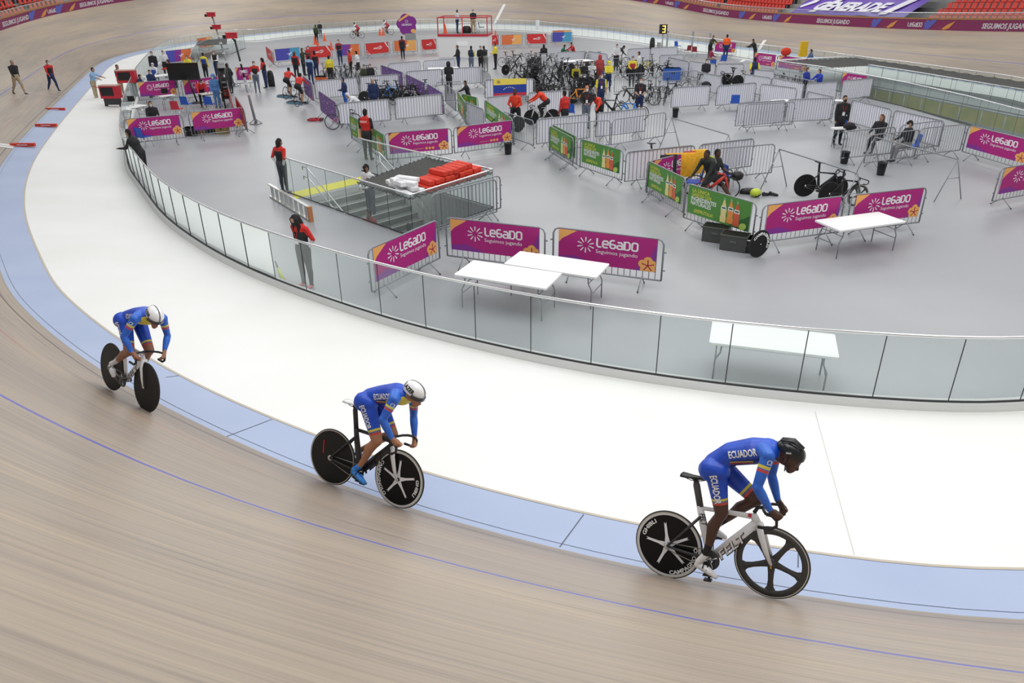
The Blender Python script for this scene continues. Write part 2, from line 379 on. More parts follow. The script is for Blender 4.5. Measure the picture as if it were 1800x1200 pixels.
# red sprinter mark strokes near the riders are part of the paint above
# ---------------------------------------------------------------- infield floor with its two stair openings
H1 = [at(x, y, 1.1) for x, y in ((480, 272), (721, 344), (866, 299), (630, 244))]
for p in H1: p.z = 0
e1 = H1[1]-H1[0]; e2 = H1[3]-H1[0]
STA = H1[0]+e1*.30; STD = H1[3]+e1*.30            # the stair starts after a landing strip
HOLE1 = [H1[0]+e1*.22, H1[1], H1[2], H1[3]+e1*.22]
pf = [at(x, y, 1.1) for x, y in ((1506, 103), (1700, 131), (1830, 151))]; pn = [at(x, y, 1.1) for x, y in ((1830, 203), (1593, 145.5), (1470, 122))]
HOLE2 = [Vector((p.x, p.y, 0)) for p in pf+pn]
FLOOR = noisy('floor_resin', (.300, .310, .330), (.350, .360, .378), .22, .36, 5)
bm = bmesh.new(); edges = []
for loop in ([Vector((x, y, 0)) for x, y in FEN[::2]], HOLE1, HOLE2):
    vs = [bm.verts.new(p) for p in loop]; edges += [bm.edges.new((vs[i-1], vs[i])) for i in range(len(vs))]
bmesh.ops.triangle_fill(bm, edges=edges, use_beauty=True, use_dissolve=False, normal=(0, 0, 1))
me = bpy.data.meshes.new('floor'); bm.to_mesh(me); bm.free(); me.materials.append(FLOOR); o = bpy.data.objects.new('floor', me); link(o); o['kind'] = 'structure'
KERB = M('kerb_paint', (.66, .67, .66), .6); SHOE = M('balustrade_shoe', (.04, .04, .045), .5)
def fen_norm(i, Q=FEN, closed=True):
    n = len(Q); a, b = (Q[(i-1) % n], Q[(i+1) % n]) if closed else (Q[max(i-1, 0)], Q[min(i+1, n-1)])
    t = Vector((b[0]-a[0], b[1]-a[1])).normalized(); return Vector((-t.y, t.x))
rows = []
for i, (x, y) in enumerate(FEN):
    n = fen_norm(i); p = Vector((x, y))
    rows.append([Vector((*(p+n*s), z)) for s, z in ((.12, -.02), (.12, .12), (-.12, .12), (-.12, -.02))])
loft('kerb', rows, KERB)
# ---------------------------------------------------------------- glass balustrades
def balustrade(line, label, closed=False, base=.12, h=1.1, step=1.1, skip=None, rail=CHROME, rr=.026, posts=None):
    P = resample(line, step, closed) if step else line; n = len(P); c = P[0]
    root = empty('glass_balustrade', (c[0], c[1], base), 0, label, 'balustrade'); O = Vector((c[0], c[1], base))
    fine = resample(line, .3, closed)
    g = G(); g.tube([(x-O.x, y-O.y, h) for x, y in fine], rr, rail, 8, closed); g.make('hand_rail', root)
    g = G(); g.tube([(x-O.x, y-O.y, .012) for x, y in fine], .02, SHOE, 4, closed); g.make('base_channel', root)
    segs = [(P[i], P[(i+1) % n]) for i in range(n if closed else n-1)]
    if skip: segs = [s for s in segs if not skip(s)]
    segs.sort(key=lambda s: s[0][0]**2+s[0][1]**2)
    rest = G()
    for k, (a, b) in enumerate(segs):
        a = Vector((a[0], a[1], 0)); b = Vector((b[0], b[1], 0)); t = (b-a).normalized(); nn = Vector((-t.y, t.x, 0))*.006; a = a+t*.006; b = b-t*.006
        tgt = G() if k < 95 else rest
        q = [a-nn, b-nn, b+nn, a+nn]; vs = [(v.x-O.x, v.y-O.y, z) for z in (.02, h-.03) for v in q]
        tgt.add(vs, [(0, 1, 5, 4)], GLASS)                                   # the clear face
        tgt.add([(v.x-O.x, v.y-O.y, z) for v, z in ((b-nn, .02), (b+nn, .02), (b+nn, h-.03), (b-nn, h-.03))], [(0, 1, 2, 3)], SHOE)   # dark polished edge
        c2 = b+t*.006; tgt.add([((c2+t*u).x-O.x, (c2+t*u).y-O.y, z) for u, z in ((-.008, .02), (.008, .02), (.008, h-.03), (-.008, h-.03))], [(0, 1, 2, 3)], SHOE)
        if k < 95: tgt.make('glass_panel', root)
    if len(segs) > 95: rest.make('glass_panel', root, kind='stuff')
    return root
balustrade(FEN, 'long curved glass balustrade with steel hand rail around the infield', True)
# ---------------------------------------------------------------- barriers
MAG = M('magenta_print', (.43, .012, .20), .55); VIO = M('violet_print', (.24, .03, .30), .55); ORA = M('orange_print', (.85, .42, .12), .55)
DRED = M('dark_red_print', (.36, .01, .05), .55); GRN = M('green_print', (.085, .27, .05), .55); DGRN = M('dark_green_print', (.03, .13, .03), .55)
YEL = M('yellow_print', (.75, .72, .08), .55); LYEL = M('pale_yellow_print', (.80, .70, .30), .5); ORJ = M('juice_orange', (.80, .30, .07), .4); REJ = M('juice_red', (.66, .12, .06), .4)
PUR = M('purple_print', (.15, .07, .27), .6); PUR2 = M('lilac_print', (.42, .30, .55), .6); PINK = M('pink_print', (.45, .05, .25), .6); TARP = M('white_tarpaulin', (.84, .84, .92), .7)
REDP = M('red_print', (.62, .03, .03), .55); BLUP = M('blue_print', (.07, .07, .42), .55); SKY = M('sky_print', (.07, .33, .55), .55); OR2 = M('orange_red_print', (.72, .17, .05), .55)
BW2, BZ0, BZ1, BH = 1.1, .22, 1.13, 1.15
def flower(g, cx, cz, r, clip):
    for k in range(5):
        a = pi/2+2*pi*k/5; c = (cx+r*.52*cos(a), cz+r*.52*sin(a)); P = disc_pts(c[0], c[1], r*.46, r*.46, -.0335, 10)
        g.poly([(min(p[0], clip), -.0335-.0003*k, max(p[2], .405)) for p in P], ORA)
    for k in range(5):
        a = pi/2+2*pi*k/5; d = (cos(a), sin(a)); n = (-d[1]*.013, d[0]*.013)
        g.poly([(min(clip, cx+n[0]*.6), -.0355, cz+n[1]*.6), (min(clip, cx-n[0]*.6), -.0355, cz-n[1]*.6), (min(clip, cx+d[0]*r*.62-n[0]), -.0355, cz+d[1]*r*.62-n[1]), (min(clip, cx+d[0]*r*.62+n[0]), -.0355, cz+d[1]*r*.62+n[1])], DRED)
    g.poly(disc_pts(cx, cz, r*.15, r*.15, -.0358, 8), DRED)
def bird(g, cx, cz, r, mat):
    for P in ([(-1, .1), (.1, .25), (1, .9), (.3, .05), (.05, -.05)], [(.1, .25), (.2, -.2), (.75, -.9), (.3, -.1), (.4, .2)], [(-.2, -.15), (.15, -.05), (.0, -.5), (-.3, -.6)], [(.45, .1), (.8, .2), (.85, .45), (.6, .4)]):
        g.poly([(cx+p[0]*r, -.034, cz+p[1]*r*.75) for p in P], mat)
def banner_mesh(kind):
    g = G(); x0, x1, z0, z1 = -.98, .98, .40, 1.12
    def base(mat, z0=z0, z1=z1, x0=x0, x1=x1): g.box(((x0+x1)/2, -.026, (z0+z1)/2), (x1-x0, .008, z1-z0), mat)
    P = lambda pts, mat, y=-.031: g.poly([(a, y, b) for a, b in pts], mat)
    if kind.startswith('legado'):
        base(MAG); P([(x0, z0), (-.2, z0), (-.62, z0+.16), (x0, z0+.12)], VIO); P([(x1, z0), (x1, z1-.1), (.84, z0+.25), (.55, z0)], VIO)
        P([(x0, z1), (-.60, z1), (-.9, z1-.2), (x0, z1-.30)], ORA); 
        if kind == 'legado2': P([(x0, z1), (-.86, z1), (x0, z1-.09)], DRED, -.032)
        starburst(g, -.42, .83, .175, WPRINT); wordmark(g, -.21, .80, .205, WPRINT)
        text_xz(g, 'Seguimos jugando', -.21, .675, .12, WPRINT, width=.83)
        flower(g, .83, .53, .20, .978)
        if kind == 'legado2':
            for k in range(3): g.poly(disc_pts(.23+k*.11, .50, .045, .045, -.032, 10), ORA)
            text_xz(g, '#seguimosjugando', -.20, .485, .04, LYEL, width=.34)
    elif kind == 'green':
        base(GRN); P([(.35, z0), (x1, z0), (x1, z0+.4)], DGRN)
        text_xz(g, 'LA ÚNICA', -.85, .985, .125, YEL, bold=.01); text_xz(g, 'GASEOSA CON', -.85, .88, .125, YEL, bold=.01, width=.62)
        text_xz(g, 'INGREDIENTES', -.87, .765, .145, WPRINT, bold=.02, width=.82); text_xz(g, 'NATURALES', -.87, .65, .145, WPRINT, bold=.02, width=.66); text_xz(g, '¡DISFRÚTALA!', -.74, .47, .12, YEL, bold=.012, width=.62)
        for k, (cx, m) in enumerate(((.19, LYEL), (.40, ORJ), (.59, REJ))):
            zz = .02*(k == 1); pr = [(-.085, .44), (-.095, .56), (-.075, .62), (-.09, .74), (-.06, .86), (-.028, .97), (-.028, 1.03)]
            P([(cx-a, b+zz) for a, b in pr]+[(cx+a, b+zz) for a, b in reversed(pr)], m, -.033-.0004*k)
            P([(cx-.085, .76+zz), (cx+.085, .76+zz), (cx+.072, .85+zz), (cx-.072, .85+zz)], WPRINT, -.035); P([(cx-.03, 1.0+zz), (cx+.03, 1.0+zz), (cx+.03, 1.06+zz), (cx-.03, 1.06+zz)], M('cap_green', (.2, .45, .25), .5), -.035)
            P([(cx-.06, .785+zz), (cx+.06, .785+zz), (cx+.05, .825+zz), (cx-.05, .825+zz)], DGRN, -.036)
        P(sum([[(.80+.10*cos(a)-.04*sin(a), .49+.07*sin(a)+.05*cos(a))] for a in [2*pi*k/12 for k in range(12)]], []), M('lime', (.42, .6, .12), .5), -.036)
    elif kind == 'purple':
        base(PUR, .20, 1.12); rnd = random.Random(3)
        for k in range(26):
            cx, cz, r = rnd.uniform(-.85, .85), rnd.uniform(.28, 1.03), rnd.uniform(.03, .075); P([(cx+r*cos(a)*(1 if q % 2 else .45), cz+r*sin(a)*(1 if q % 2 else .45)) for q, a in enumerate([2*pi*k2/8 for k2 in range(8)])], PUR2)
        P([(.3, .2), (.98, .2), (.98, .5)], PINK)
    elif kind == 'red':
        base(REDP, .30, 1.12)
        for q in (0, .1):
            P([(.62+q, 1.12), (.67+q, 1.12), (.90+q*.8, .78-q), (.90+q*.8, .72-q)][:4], WPRINT); P([(-.98, .66-q*2), (-.98, .60-q*2), (-.66-q, .30), (-.72-q, .30)], WPRINT)
        for q in range(3): stroke(g, [(cos(a)*(.16-.02*q), sin(a)*.09) for a in [2*pi*k/10 for k in range(10)]], .018, WPRINT, -.032, .15+q*.07, .72+q*.03, 1, True)
        for q in range(4): P([(-.34+q*.085, .66), (-.28+q*.085, .66), (-.27+q*.085, .76), (-.33+q*.085, .76)], WPRINT)
    elif kind in ('orange', 'purpleorange', 'bluesky'):
        a, b = {'orange': (OR2, ORA), 'purpleorange': (VIO, OR2), 'bluesky': (BLUP, SKY)}[kind]
        base(a, .30, 1.12); P([(.0, .3), (x1, .3), (x1, 1.12), (.22, 1.12)], b); P([(x0, .3), (-.45, .3), (-.3, 1.12), (x0, 1.12)], {'orange': OR2, 'purpleorange': BLUP, 'bluesky': BLUP}[kind])
        bird(g, .12, .72, .25, WPRINT)
    elif kind == 'flag':
        base(M('flag_blue', (.02, .05, .32), .7), .30, 1.16, -.72, .72); P([(-.72, .84), (.72, .87), (.72, 1.16), (-.72, 1.16)], M('flag_yellow', (.85, .68, .10), .7)); P([(-.72, .30), (.72, .30), (.72, .46), (-.72, .43)], M('flag_red', (.55, .03, .06), .7))
        for k in range(8):
            a = pi*(.12+.76*k/7); cx, cz = -.02+.27*cos(a), .56+.17*sin(a); P([(cx+.032*cos(t)*(1 if q % 2 else .45), cz+.032*sin(t)*(1 if q % 2 else .45)) for q, t in enumerate([pi/2+2*pi*z/10 for z in range(10)])], WPRINT, -.033)
        P(disc_pts(-.5, 1.0, .085, .09, 0, 8) and [(p[0], p[2]) for p in disc_pts(-.5, 1.0, .085, .09, 0, 8)], M('crest', (.45, .3, .1), .7), -.033)
    return g
def frame_mesh(nbars=18):
    g = G(); r = .019
    path = [(-BW2, 0, BZ0), (-BW2, 0, BZ1-.12), (-BW2+.04, 0, BZ1-.035), (-BW2+.12, 0, BZ1), (BW2-.12, 0, BZ1), (BW2-.04, 0, BZ1-.035), (BW2, 0, BZ1-.12), (BW2, 0, BZ0)]
    g.tube(path, r, STEEL, 6); g.tube([(-BW2, 0, BZ0), (BW2, 0, BZ0)], r, STEEL, 6)
    for k in range(1, nbars): x = -BW2+2*BW2*k/nbars; g.tube([(x, 0, BZ0), (x, 0, BZ1)], .0085, STEEL, 4, caps=False)
    for sx in (-1, 1):
        for z in (.45, .85): g.box((sx*(BW2+.035), 0, z), (.05, .012, .03), STEEL)
    return g.mesh('frame')
_bm = {'frame': frame_mesh()}
def leg_mesh():
    g = G()
    for s in (-1, 1): g.tube([(0, 0, BZ0+.03), (0, s*.30, .015)], .014, STEEL, 5); g.ball((0, s*.30, .016), (.02, .02, .016), RUBBER, None, 6, 4)
    return g.mesh('leg')
_bm['leg'] = leg_mesh()
def tarp_mesh():
    g = G(); n = 18
    for k in range(n):
        x0, x1 = -1.03+2.06*k/n, -1.03+2.06*(k+1)/n; y = .022+.008*sin(k*1.3); y2 = .022+.008*sin((k+1)*1.3)
        g.add([(x0, y, .26+.01*sin(k)), (x1, y2, .26+.01*sin(k+1)), (x1, y2, 1.115), (x0, y, 1.115)], [(0, 1, 2, 3)], TARP, True)
    return g.mesh('tarpaulin')
_bm['white'] = tarp_mesh()
NB = 0
def barrier(xa, ya, xb, yb, kind, label, group=None, zt=BZ1):
    """xa,ya / xb,yb: seen ends of the top rail, turned into real floor positions"""
    A = at(xa, ya, zt); B_ = at(xb, yb, zt); d = (B_-A).xy; mid = (A+B_)/2
    root = empty('crowd_barrier', (mid.x, mid.y, 0), math.atan2(d.y, d.x), label, 'barrier', group)
    k = d.length/(2*BW2); root['len'] = round(d.length, 2)
    def part(nm, me, x=0): o = bpy.data.objects.new(nm, me); link(o, root); o.location.x = x; return o
    f = part('frame', _bm['frame']); f.scale.x = k
    for sx in (-.72, .72): part('leg', _bm['leg'], sx*k)
    if kind != 'plain':
        for q in kind.split('+'):
            if q not in _bm: _bm[q] = banner_mesh(q).mesh('banner')
            b = part('tarpaulin' if q == 'white' else ('flag' if q == 'flag' else 'banner'), _bm[q]); b.scale.x = k
    return root
# ---------------------------------------------------------------- folding tables
def table_parts(root, L=1.82, D=.75, H=.74, grip=True):
    g = G(); n = []
    for cx, cy, a0 in ((L/2-.03, D/2-.03, 0), (-L/2+.03, D/2-.03, 90), (-L/2+.03, -D/2+.03, 180), (L/2-.03, -D/2+.03, 270)):
        for k in range(4): a = R_(a0+30*k); n.append((cx+.03*cos(a), cy+.03*sin(a)))
    N = len(n); vs = [(x, y, z) for z in (H-.04, H) for x, y in n]
    g.add(vs, [tuple(range(N-1, -1, -1)), tuple(range(N, 2*N))]+[(i, (i+1) % N, N+(i+1) % N, N+i) for i in range(N)], WHITE)
    g.box((0, D/2-.06, H-.055), (L-.3, .02, .03), STEEL); g.box((0, -D/2+.06, H-.055), (L-.3, .02, .03), STEEL); g.make('table_top', root)
    for s in (-1, 1):
        for t in (-1, 1):
            g = G(); x = s*(L/2-.17); y = t*(D/2-.09)
            g.tube([(x-s*.03, y, H-.05), (x-s*.02, y, H-.20), (x+s*.05, y, H-.34), (x+s*.05, y, .012)], .0135, STEEL, 6); g.make('leg', root)
        g = G(); x = s*(L/2-.17); g.tube([(x+s*.05, -D/2+.09, .32), (x+s*.05, D/2-.09, .32)], .010, STEEL, 6); g.tube([(x-s*.03, -.12, H-.20), (x-s*.34, 0, H-.06)], .008, STEEL, 5); g.tube([(x-s*.03, .12, H-.20), (x-s*.34, 0, H-.06)], .008, STEEL, 5)
        g.tube([(x-s*.02, -D/2+.09, H-.2), (x-s*.02, D/2-.09, H-.2)], .008, STEEL, 5); g.make('brace', root)
def table(corners, label, H=.74):
    C_ = [at(x, y, H) for x, y in corners]    # back-left, back-right, front-right, front-left
    mid = (C_[0]+C_[1]+C_[2]+C_[3])/4; ex = ((C_[1]-C_[0])+(C_[2]-C_[3])).xy/2; ey = ((C_[0]-C_[3])+(C_[1]-C_[2])).xy/2
    root = empty('folding_table', (mid.x, mid.y, 0), math.atan2(ex.y, ex.x), label, 'table')
    table_parts(root, ex.length, min(ey.length, ex.length*.5), H); root['dim'] = '%.2f %.2f' % (ex.length, ey.length); return root
# ---------------------------------------------------------------- small gear
CHB = M('blue_chair_plastic', (.02, .10, .52), .4)
def chair(px, py, ang, label, mat=CHB, z=.82, group=None):
    """px,py: top of the chair's back"""
    p = at(px, py, z); root = empty('plastic_chair', (p.x, p.y, 0), ang, label, 'chair', group)
    g = G(); g.box((.0, 0, .43), (.42, .42, .03), mat, taper=1.05); g.make('seat', root)
    g = G()
    for k in range(6):
        a0 = -.2+.4*k/6; a1 = -.2+.4*(k+1)/6; f = lambda a: -.21+.9*a*a
        g.add([(f(a0)-.0, a0, .45), (f(a1), a1, .45), (f(a1)-.06, a1*.96, .80+.02*cos(a1*7)), (f(a0)-.06, a0*.96, .80+.02*cos(a0*7))], [(0, 1, 2, 3)], mat, True)
        g.add([(f(a0)-.012, a0, .45), (f(a1)-.012, a1, .45), (f(a1)-.072, a1*.96, .80+.02*cos(a1*7)), (f(a0)-.072, a0*.96, .80+.02*cos(a0*7))], [(3, 2, 1, 0)], mat, True)
    g.make('backrest', root)
    for sx in (-1, 1):
        for sy in (-1, 1): g = G(); g.tube([(sx*.17, sy*.17, .42), (sx*.22, sy*.21, .01)], .014, CHROME, 5); g.make('leg', root)
    return root
def bin_(px, py, label, h=.42, r=.15, z=None):
    p = at(px, py, z if z is not None else h); g = G(); g.lathe([(0, .01), (r*.78, .01), (r*.8, .02), (r, h), (r*1.05, h), (r*1.05, h-.03), (r*.98, h-.03), (r*.76, .04), (0, .04)], BLACK, 14)
    o = g.make('waste_bin', None, label, 'bin'); o.location = (p.x, p.y, 0); return o
def cone(px, py, label, group=None):
    p = at(px, py, 0); root = empty('traffic_cone', (p.x, p.y, 0), 0, label, 'cone', group); oc = M('cone_orange', (.85, .10, .02), .5)
    g = G(); g.box((0, 0, .02), (.36, .36, .04), oc); g.make('base', root)
    g = G(); g.lathe([(.15, .04), (.12, .2), (.055, .62), (.03, .75), (0, .76)], oc, 12); g.make('body', root)
    return root
def bag(px, py, label, h=.8, mat=BLACK, w=.42, d=.25, rz=0.0, name='equipment_bag'):
    p = at(px, py, 0); g = G(); vs = []; n = 14; prof = [(0, 1), (.25, 1.04), (.6, 1.0), (.85, .85), (.96, .6), (1, .2)]
    g.lathe([(0, .0)]+[(.5*s, h*t) for t, s in prof]+[(0, h)], mat, n)
    g.v = [(v[0]*w, v[1]*d, v[2]) for v in g.v]; g.box((0, -d*.5-.01, h*.55), (w*.4, .03, h*.25), DARK)
    o = g.make(name, None, label, 'bag'); o.location = (p.x, p.y, 0); o.rotation_euler.z = rz; return o
def crate(px, py, label, dim, mat, z=0.0, rz=0.0, name='storage_box', cat='box', group=None, lid=None, kind=None):
    p = at(px, py, z); g = G(); a, b, h = dim; e = min(a, b, h)*.08
    g.box((0, 0, h/2), (a, b, h), mat, taper=1.02)
    g.box((0, 0, h-e/2), (a+e, b+e, e), lid or mat); g.box((0, -b/2-.008, h*.6), (a*.25, .016, h*.12), lid or DARK)
    o = g.make(name, None, label, cat, group, kind); o.location = (p.x, p.y, z); o.rotation_euler.z = rz; return o
# ---------------------------------------------------------------- bicycles  (x forward, y left, z up, origin where the rear tyre touches)
import numpy as np
RW = .335
XY = Matrix.Rotation(-pi/2, 4, 'X')      # lathe axis z -> y
def arc_text(g, txt, r, size, a_mid, mat, y, tops_out=True, bold=.02, sy=-1, wide=1.0):
    vs, fs, w = text_tris(txt, size, bold, 0); w *= wide
    out = []
    for x, z in vs:
        x *= wide
        if tops_out: a = R_(a_mid)-(x-w/2)/r; q = r+z
        else: a = R_(a_mid)+(x-w/2)/r; q = r-z
        out.append((q*cos(a), y, q*sin(a)))
    g.add(out, fs, mat)
def wheel_obj(kind, parent, name, cx, rot=0):
    g = G(); n = 48
    side = M('tyre_side', (.55, .50, .42), .7) if kind in ('ghibli', 'ghibli2', 'five', 'disc3') else RUBBER
    g.lathe([(RW-.022, -.011), (RW-.012, -.0115)], side, n, XY); g.lathe([(RW-.022, .011), (RW-.012, .0115)], side, n, XY)
    g.lathe([(RW-.013, -.0115), (RW-.004, -.008), (RW, 0), (RW-.004, .008), (RW-.013, .0115)], RUBBER, n, XY)
    w = g.make(name, parent); w.location = (cx, 0, RW)
    g = G()
    rimc = M('rim_silver', (.70, .70, .70), .4)
    if kind in ('disc', 'disc3', 'ghibli', 'ghibli2'):
        m = CARBON if kind != 'ghibli' and kind != 'ghibli2' else M('gloss_black', (.004, .004, .005), .40, spec=.25)
        rr = RW-.022
        for s in (-1, 1): g.lathe([(0, s*.022), (.03, s*.022), (rr-.045, s*.010), (rr, s*.0105)], m, n, XY)
        if kind.startswith('ghibli'):
            for s in (-1, 1): g.lathe([(rr-.022, s*.0118), (rr+.001, s*.0125)], rimc, n, XY)
            g.lathe([(rr-.0225, -.0122), (rr-.0195, -.0122)], RUBBER, n, XY)
            for k in range(5):
                a = R_(90+72*k+rot); d = (cos(a), sin(a)); nn = (-d[1], d[0]); f = lambda r, w_: (d[0]*r+nn[0]*w_, -.0235 + .011*r/.28, d[1]*r+nn[1]*w_)
                g.poly([f(.02, .028), f(.02, -.028), f(.10, -.013), f(.225, -.011), f(.205, 0), f(.225, .012), f(.10, .014)], M('pale_star_print', (.88, .89, .93), .4))
            arc_text(g, 'GHIBLI', .236, .052, 142 if kind == 'ghibli' else 350, WHITE, -.0165, True, .03, wide=1.25)
            arc_text(g, 'CAMPAGNOLO', .287, .052, 318 if kind == 'ghibli' else 190, WHITE, -.0165, False, .03, wide=1.25)
        elif kind == 'disc3': g.box((-.13, -.018, .10), (.012, .004, .16), M('red_stripe', (.6, .02, .02), .4))
    elif kind == 'five':
        m = M('five_spoke_carbon', (.045, .043, .042), .42)
        g.lathe([(RW-.075, -.004), (RW-.070, -.012), (RW-.022, -.0125), (RW-.022, .0125), (RW-.070, .012), (RW-.075, .004), (RW-.075, -.004)], m, n, XY)
        g.lathe([(RW-.0215, -.0128), (RW-.018, -.0128)], rimc, n, XY)
        g.lathe([(0, -.03), (.032, -.03), (.045, -.014), (.045, .014), (.032, .03), (0, .03)], m, 20, XY)
        for k in range(5):
            a = R_(72*k-92+rot); d = Vector((cos(a), 0, sin(a))); nn = Vector((-d.z, 0, d.x))
            pr = [(.03, .036), (.10, .027), (.17, .024), (.225, .030), (RW-.070, .055)]
            L1 = [d*r+nn*w_ for r, w_ in pr]; L2 = [d*r-nn*w_ for r, w_ in pr]; vs = []
            for p_, q_ in zip(L1, L2): vs += [(p_.x, 0, p_.z), ((p_.x+q_.x)/2, -.013, (p_.z+q_.z)/2), (q_.x, 0, q_.z), ((p_.x+q_.x)/2, .013, (p_.z+q_.z)/2)]
            fs = [(4*i+j, 4*i+(j+1) % 4, 4*i+4+(j+1) % 4, 4*i+4+j) for i in range(4) for j in range(4)]
            g.add(vs, fs, m)
        g.box((.0, -.031, -.025), (.012, .003, .045), M('orange_badge', (.8, .4, .05), .5))
    else:
        g.lathe([(RW-.035, -.009), (RW-.022, -.010), (RW-.022, .010), (RW-.035, .009), (RW-.035, -.009)], DARK, 28, XY)
        g.lathe([(0, -.03), (.02, -.03), (.02, .03), (0, .03)], STEEL, 8, XY)
        for k in range(12): a = 2*pi*k/12; g.tube([(.02*cos(a), (.02 if k % 2 else -.02), .02*sin(a)), ((RW-.03)*cos(a), 0, (RW-.03)*sin(a))], .0022, STEEL, 3, caps=False)
    d = g.make('spoked_rim' if kind in ('five', 'spoke') else 'wheel_disc', w)
    g = G(); g.lathe([(0, -.05), (.014, -.05), (.016, -.04), (.009, -.038), (.009, .038), (.016, .04), (.014, .05), (0, .05)], CHROME, 10, XY); g.make('hub_axle', w)
    return w
SIDE = ((0, 1, 0), .45)
def build_bike(root, fr, fork, rear, front, saddle, post, barz=.84, barx=.0, crank=-100, ftxt=None, rrot=0, frot=0, stay=None, down=None, cuff=None):
    stay = stay or fr; down = down or fr; bb = Vector((.41, 0, .272))
    g = G()
    g.tube([(.30, 0, .765), (.335, 0, .60), (.385, 0, .40), bb], [.032, .040, .042, .034], fr, 10, flat=SIDE)             # seat tube
    g.tube([(.30, 0, .745), (.56, 0, .742), (.80, 0, .735)], [.020, .022, .028], fr, 10, flat=((0, 1, 0), .62))
    g.tube([(.83, 0, .685), (.62, 0, .475), bb], [.046, .050, .042], down, 10, flat=SIDE)
    g.tube([(.79, 0, .765), (.81, 0, .72), (.845, 0, .655)], [.030, .038, .034], fr, 10, flat=((0, 1, 0), .6))
    for s in (-1, 1):
        g.tube([(.315, s*.012, .665), (.16, s*.045, .50), (.0, s*.052, RW)], [.014, .013, .011], stay, 8, flat=((0, 1, 0), .6))
        g.tube([(bb.x, s*.025, bb.z), (.2, s*.045, .30), (.0, s*.052, RW)], [.018, .014, .012], stay, 8, flat=((0, 1, 0), .6))
    g.tube([(bb.x, -.045, bb.z), (bb.x, .045, bb.z)], .024, fr, 10)
    if ftxt:
        vs, fs, w = text_tris(ftxt, .105, .01, .25); a = Vector((.49, -.0265, .315)); b = Vector((.83, -.0265, .655)); t = (b-a).normalized(); n = Vector((-t.z, 0, t.x)); k = .34/w
        vs2, fs2, w2 = text_tris(ftxt, .105, .045, .25); k2 = .36/w2
        g.add([a-t*.01+t*(x*k2)+n*(z-.042) for x, z in vs2], fs2, BLACK if fr is not BLACK else WHITE)
        g.add([a+t*(x*k)+n*(z-.037)+Vector((0, -.002, 0)) for x, z in vs], fs, fr)
        a = Vector((.33, -.020, .70)); vs, fs, w = text_tris(ftxt, .075, .02, .2); g.add([a+Vector((.22, 0, -.97))*(x*.75)+Vector((.97, 0, .22))*(z-.03) for x, z in vs], fs, BLACK if fr is not BLACK else WHITE)
    if cuff: g.box((.765, 0, .745), (.03, .036, .03), cuff)
    g.make('frame', root)
    g = G()
    for s in (-1, 1): g.tube([(.85, s*.022, .675), (.875, s*.048, .58), (.915, s*.052, .45), (.962, s*.052, RW)], [.030, .030, .024, .014], fork, 10, flat=((0, 1, 0), .42))
    g.tube([(.85, -.035, .665), (.85, .035, .665)], .03, fork, 8); g.make('fork', root)
    wheel_obj(rear, root, 'rear_wheel', 0, rrot); wheel_obj(front, root, 'front_wheel', .96, frot)
    g = G()
    for x, w_, z in ((0,)*3,): pass
    prof = [(.125, .070, 1.052), (.16, .074, 1.048), (.22, .055, 1.04), (.29, .030, 1.038), (.36, .020, 1.036), (.415, .014, 1.032)]
    vs = []
    for x, w_, z in prof: vs += [(x, -w_, z-.012), (x, -w_*.55, z+.010), (x, w_*.55, z+.010), (x, w_, z-.012), (x, 0, z-.022)]
    fs = [(5*i+j, 5*i+(j+1) % 5, 5*i+5+(j+1) % 5, 5*i+5+j) for i in range(5) for j in range(5)]+[(4, 3, 2, 1, 0), (25, 26, 27, 28, 29)]
    g.add(vs, fs, saddle, True); 
    for s in (-1, 1): g.tube([(.16, s*.03, 1.03), (.22, s*.022, 1.005), (.32, s*.02, 1.01), (.38, s*.01, 1.025)], .0045, DARK, 5)
    g.make('saddle', root)
    g = G(); g.tube([(.262, 0, 1.012), (.268, 0, .96), (.305, 0, .755)], [.022, .034, .033], post, 10, flat=SIDE); g.tube([(.255, -.02, 1.008), (.255, .02, 1.008)], .016, DARK, 8)
    g.make('seat_post', root)
    g = G(); bx = .86+barx; g.tube([(.80, 0, .775), (.83, 0, barz-.01), (bx, 0, barz)], .018, BLACK, 8); g.make('stem', root)
    g = G()
    for s in (-1, 1):
        g.tube([(bx, 0, barz), (bx+.02, s*.09, barz), (bx+.05, s*.155, barz-.005), (bx+.11, s*.185, barz-.01), (bx+.15, s*.19, barz-.045), (bx+.15, s*.19, barz-.095), (bx+.10, s*.19, barz-.13), (bx-.01, s*.19, barz-.125)], .0145, BLACK, 8)
    g.make('handlebar', root)
    g = G(); g.lathe([(.03, -.046), (.034, -.05), (.092, -.05), (.096, -.047), (.092, -.044), (.034, -.044)], DARK, 32, Matrix.Translation(bb) @ XY)
    ca = R_(crank); d = Vector((cos(ca), 0, sin(ca)))
    for s in (-1, 1):
        e = bb+d*(.165*(1 if s < 0 else -1)); g.tube([bb+Vector((0, s*.062, 0)), e+Vector((0, s*.07, 0))], [.017, .011], BLACK if fork is not WHITE else M('crank_grey', (.25, .25, .26), .35, .6), 8)
    for k in range(4): a = pi/2*k+.4; g.tube([bb+Vector((.02*cos(a), -.05, .02*sin(a))), bb+Vector((.08*cos(a), -.051, .08*sin(a)))], .008, CHROME, 5)
    g.make('crankset', root)
    for s in (-1, 1):
        e = bb+d*(.165*(1 if s < 0 else -1)); g = G(); g.box(e+Vector((0, s*.115, 0)), (.07, .055, .018), DARK); g.tube([e+Vector((0, s*.07, 0)), e+Vector((0, s*.14, 0))], .006, STEEL, 5); g.make('pedal', root)
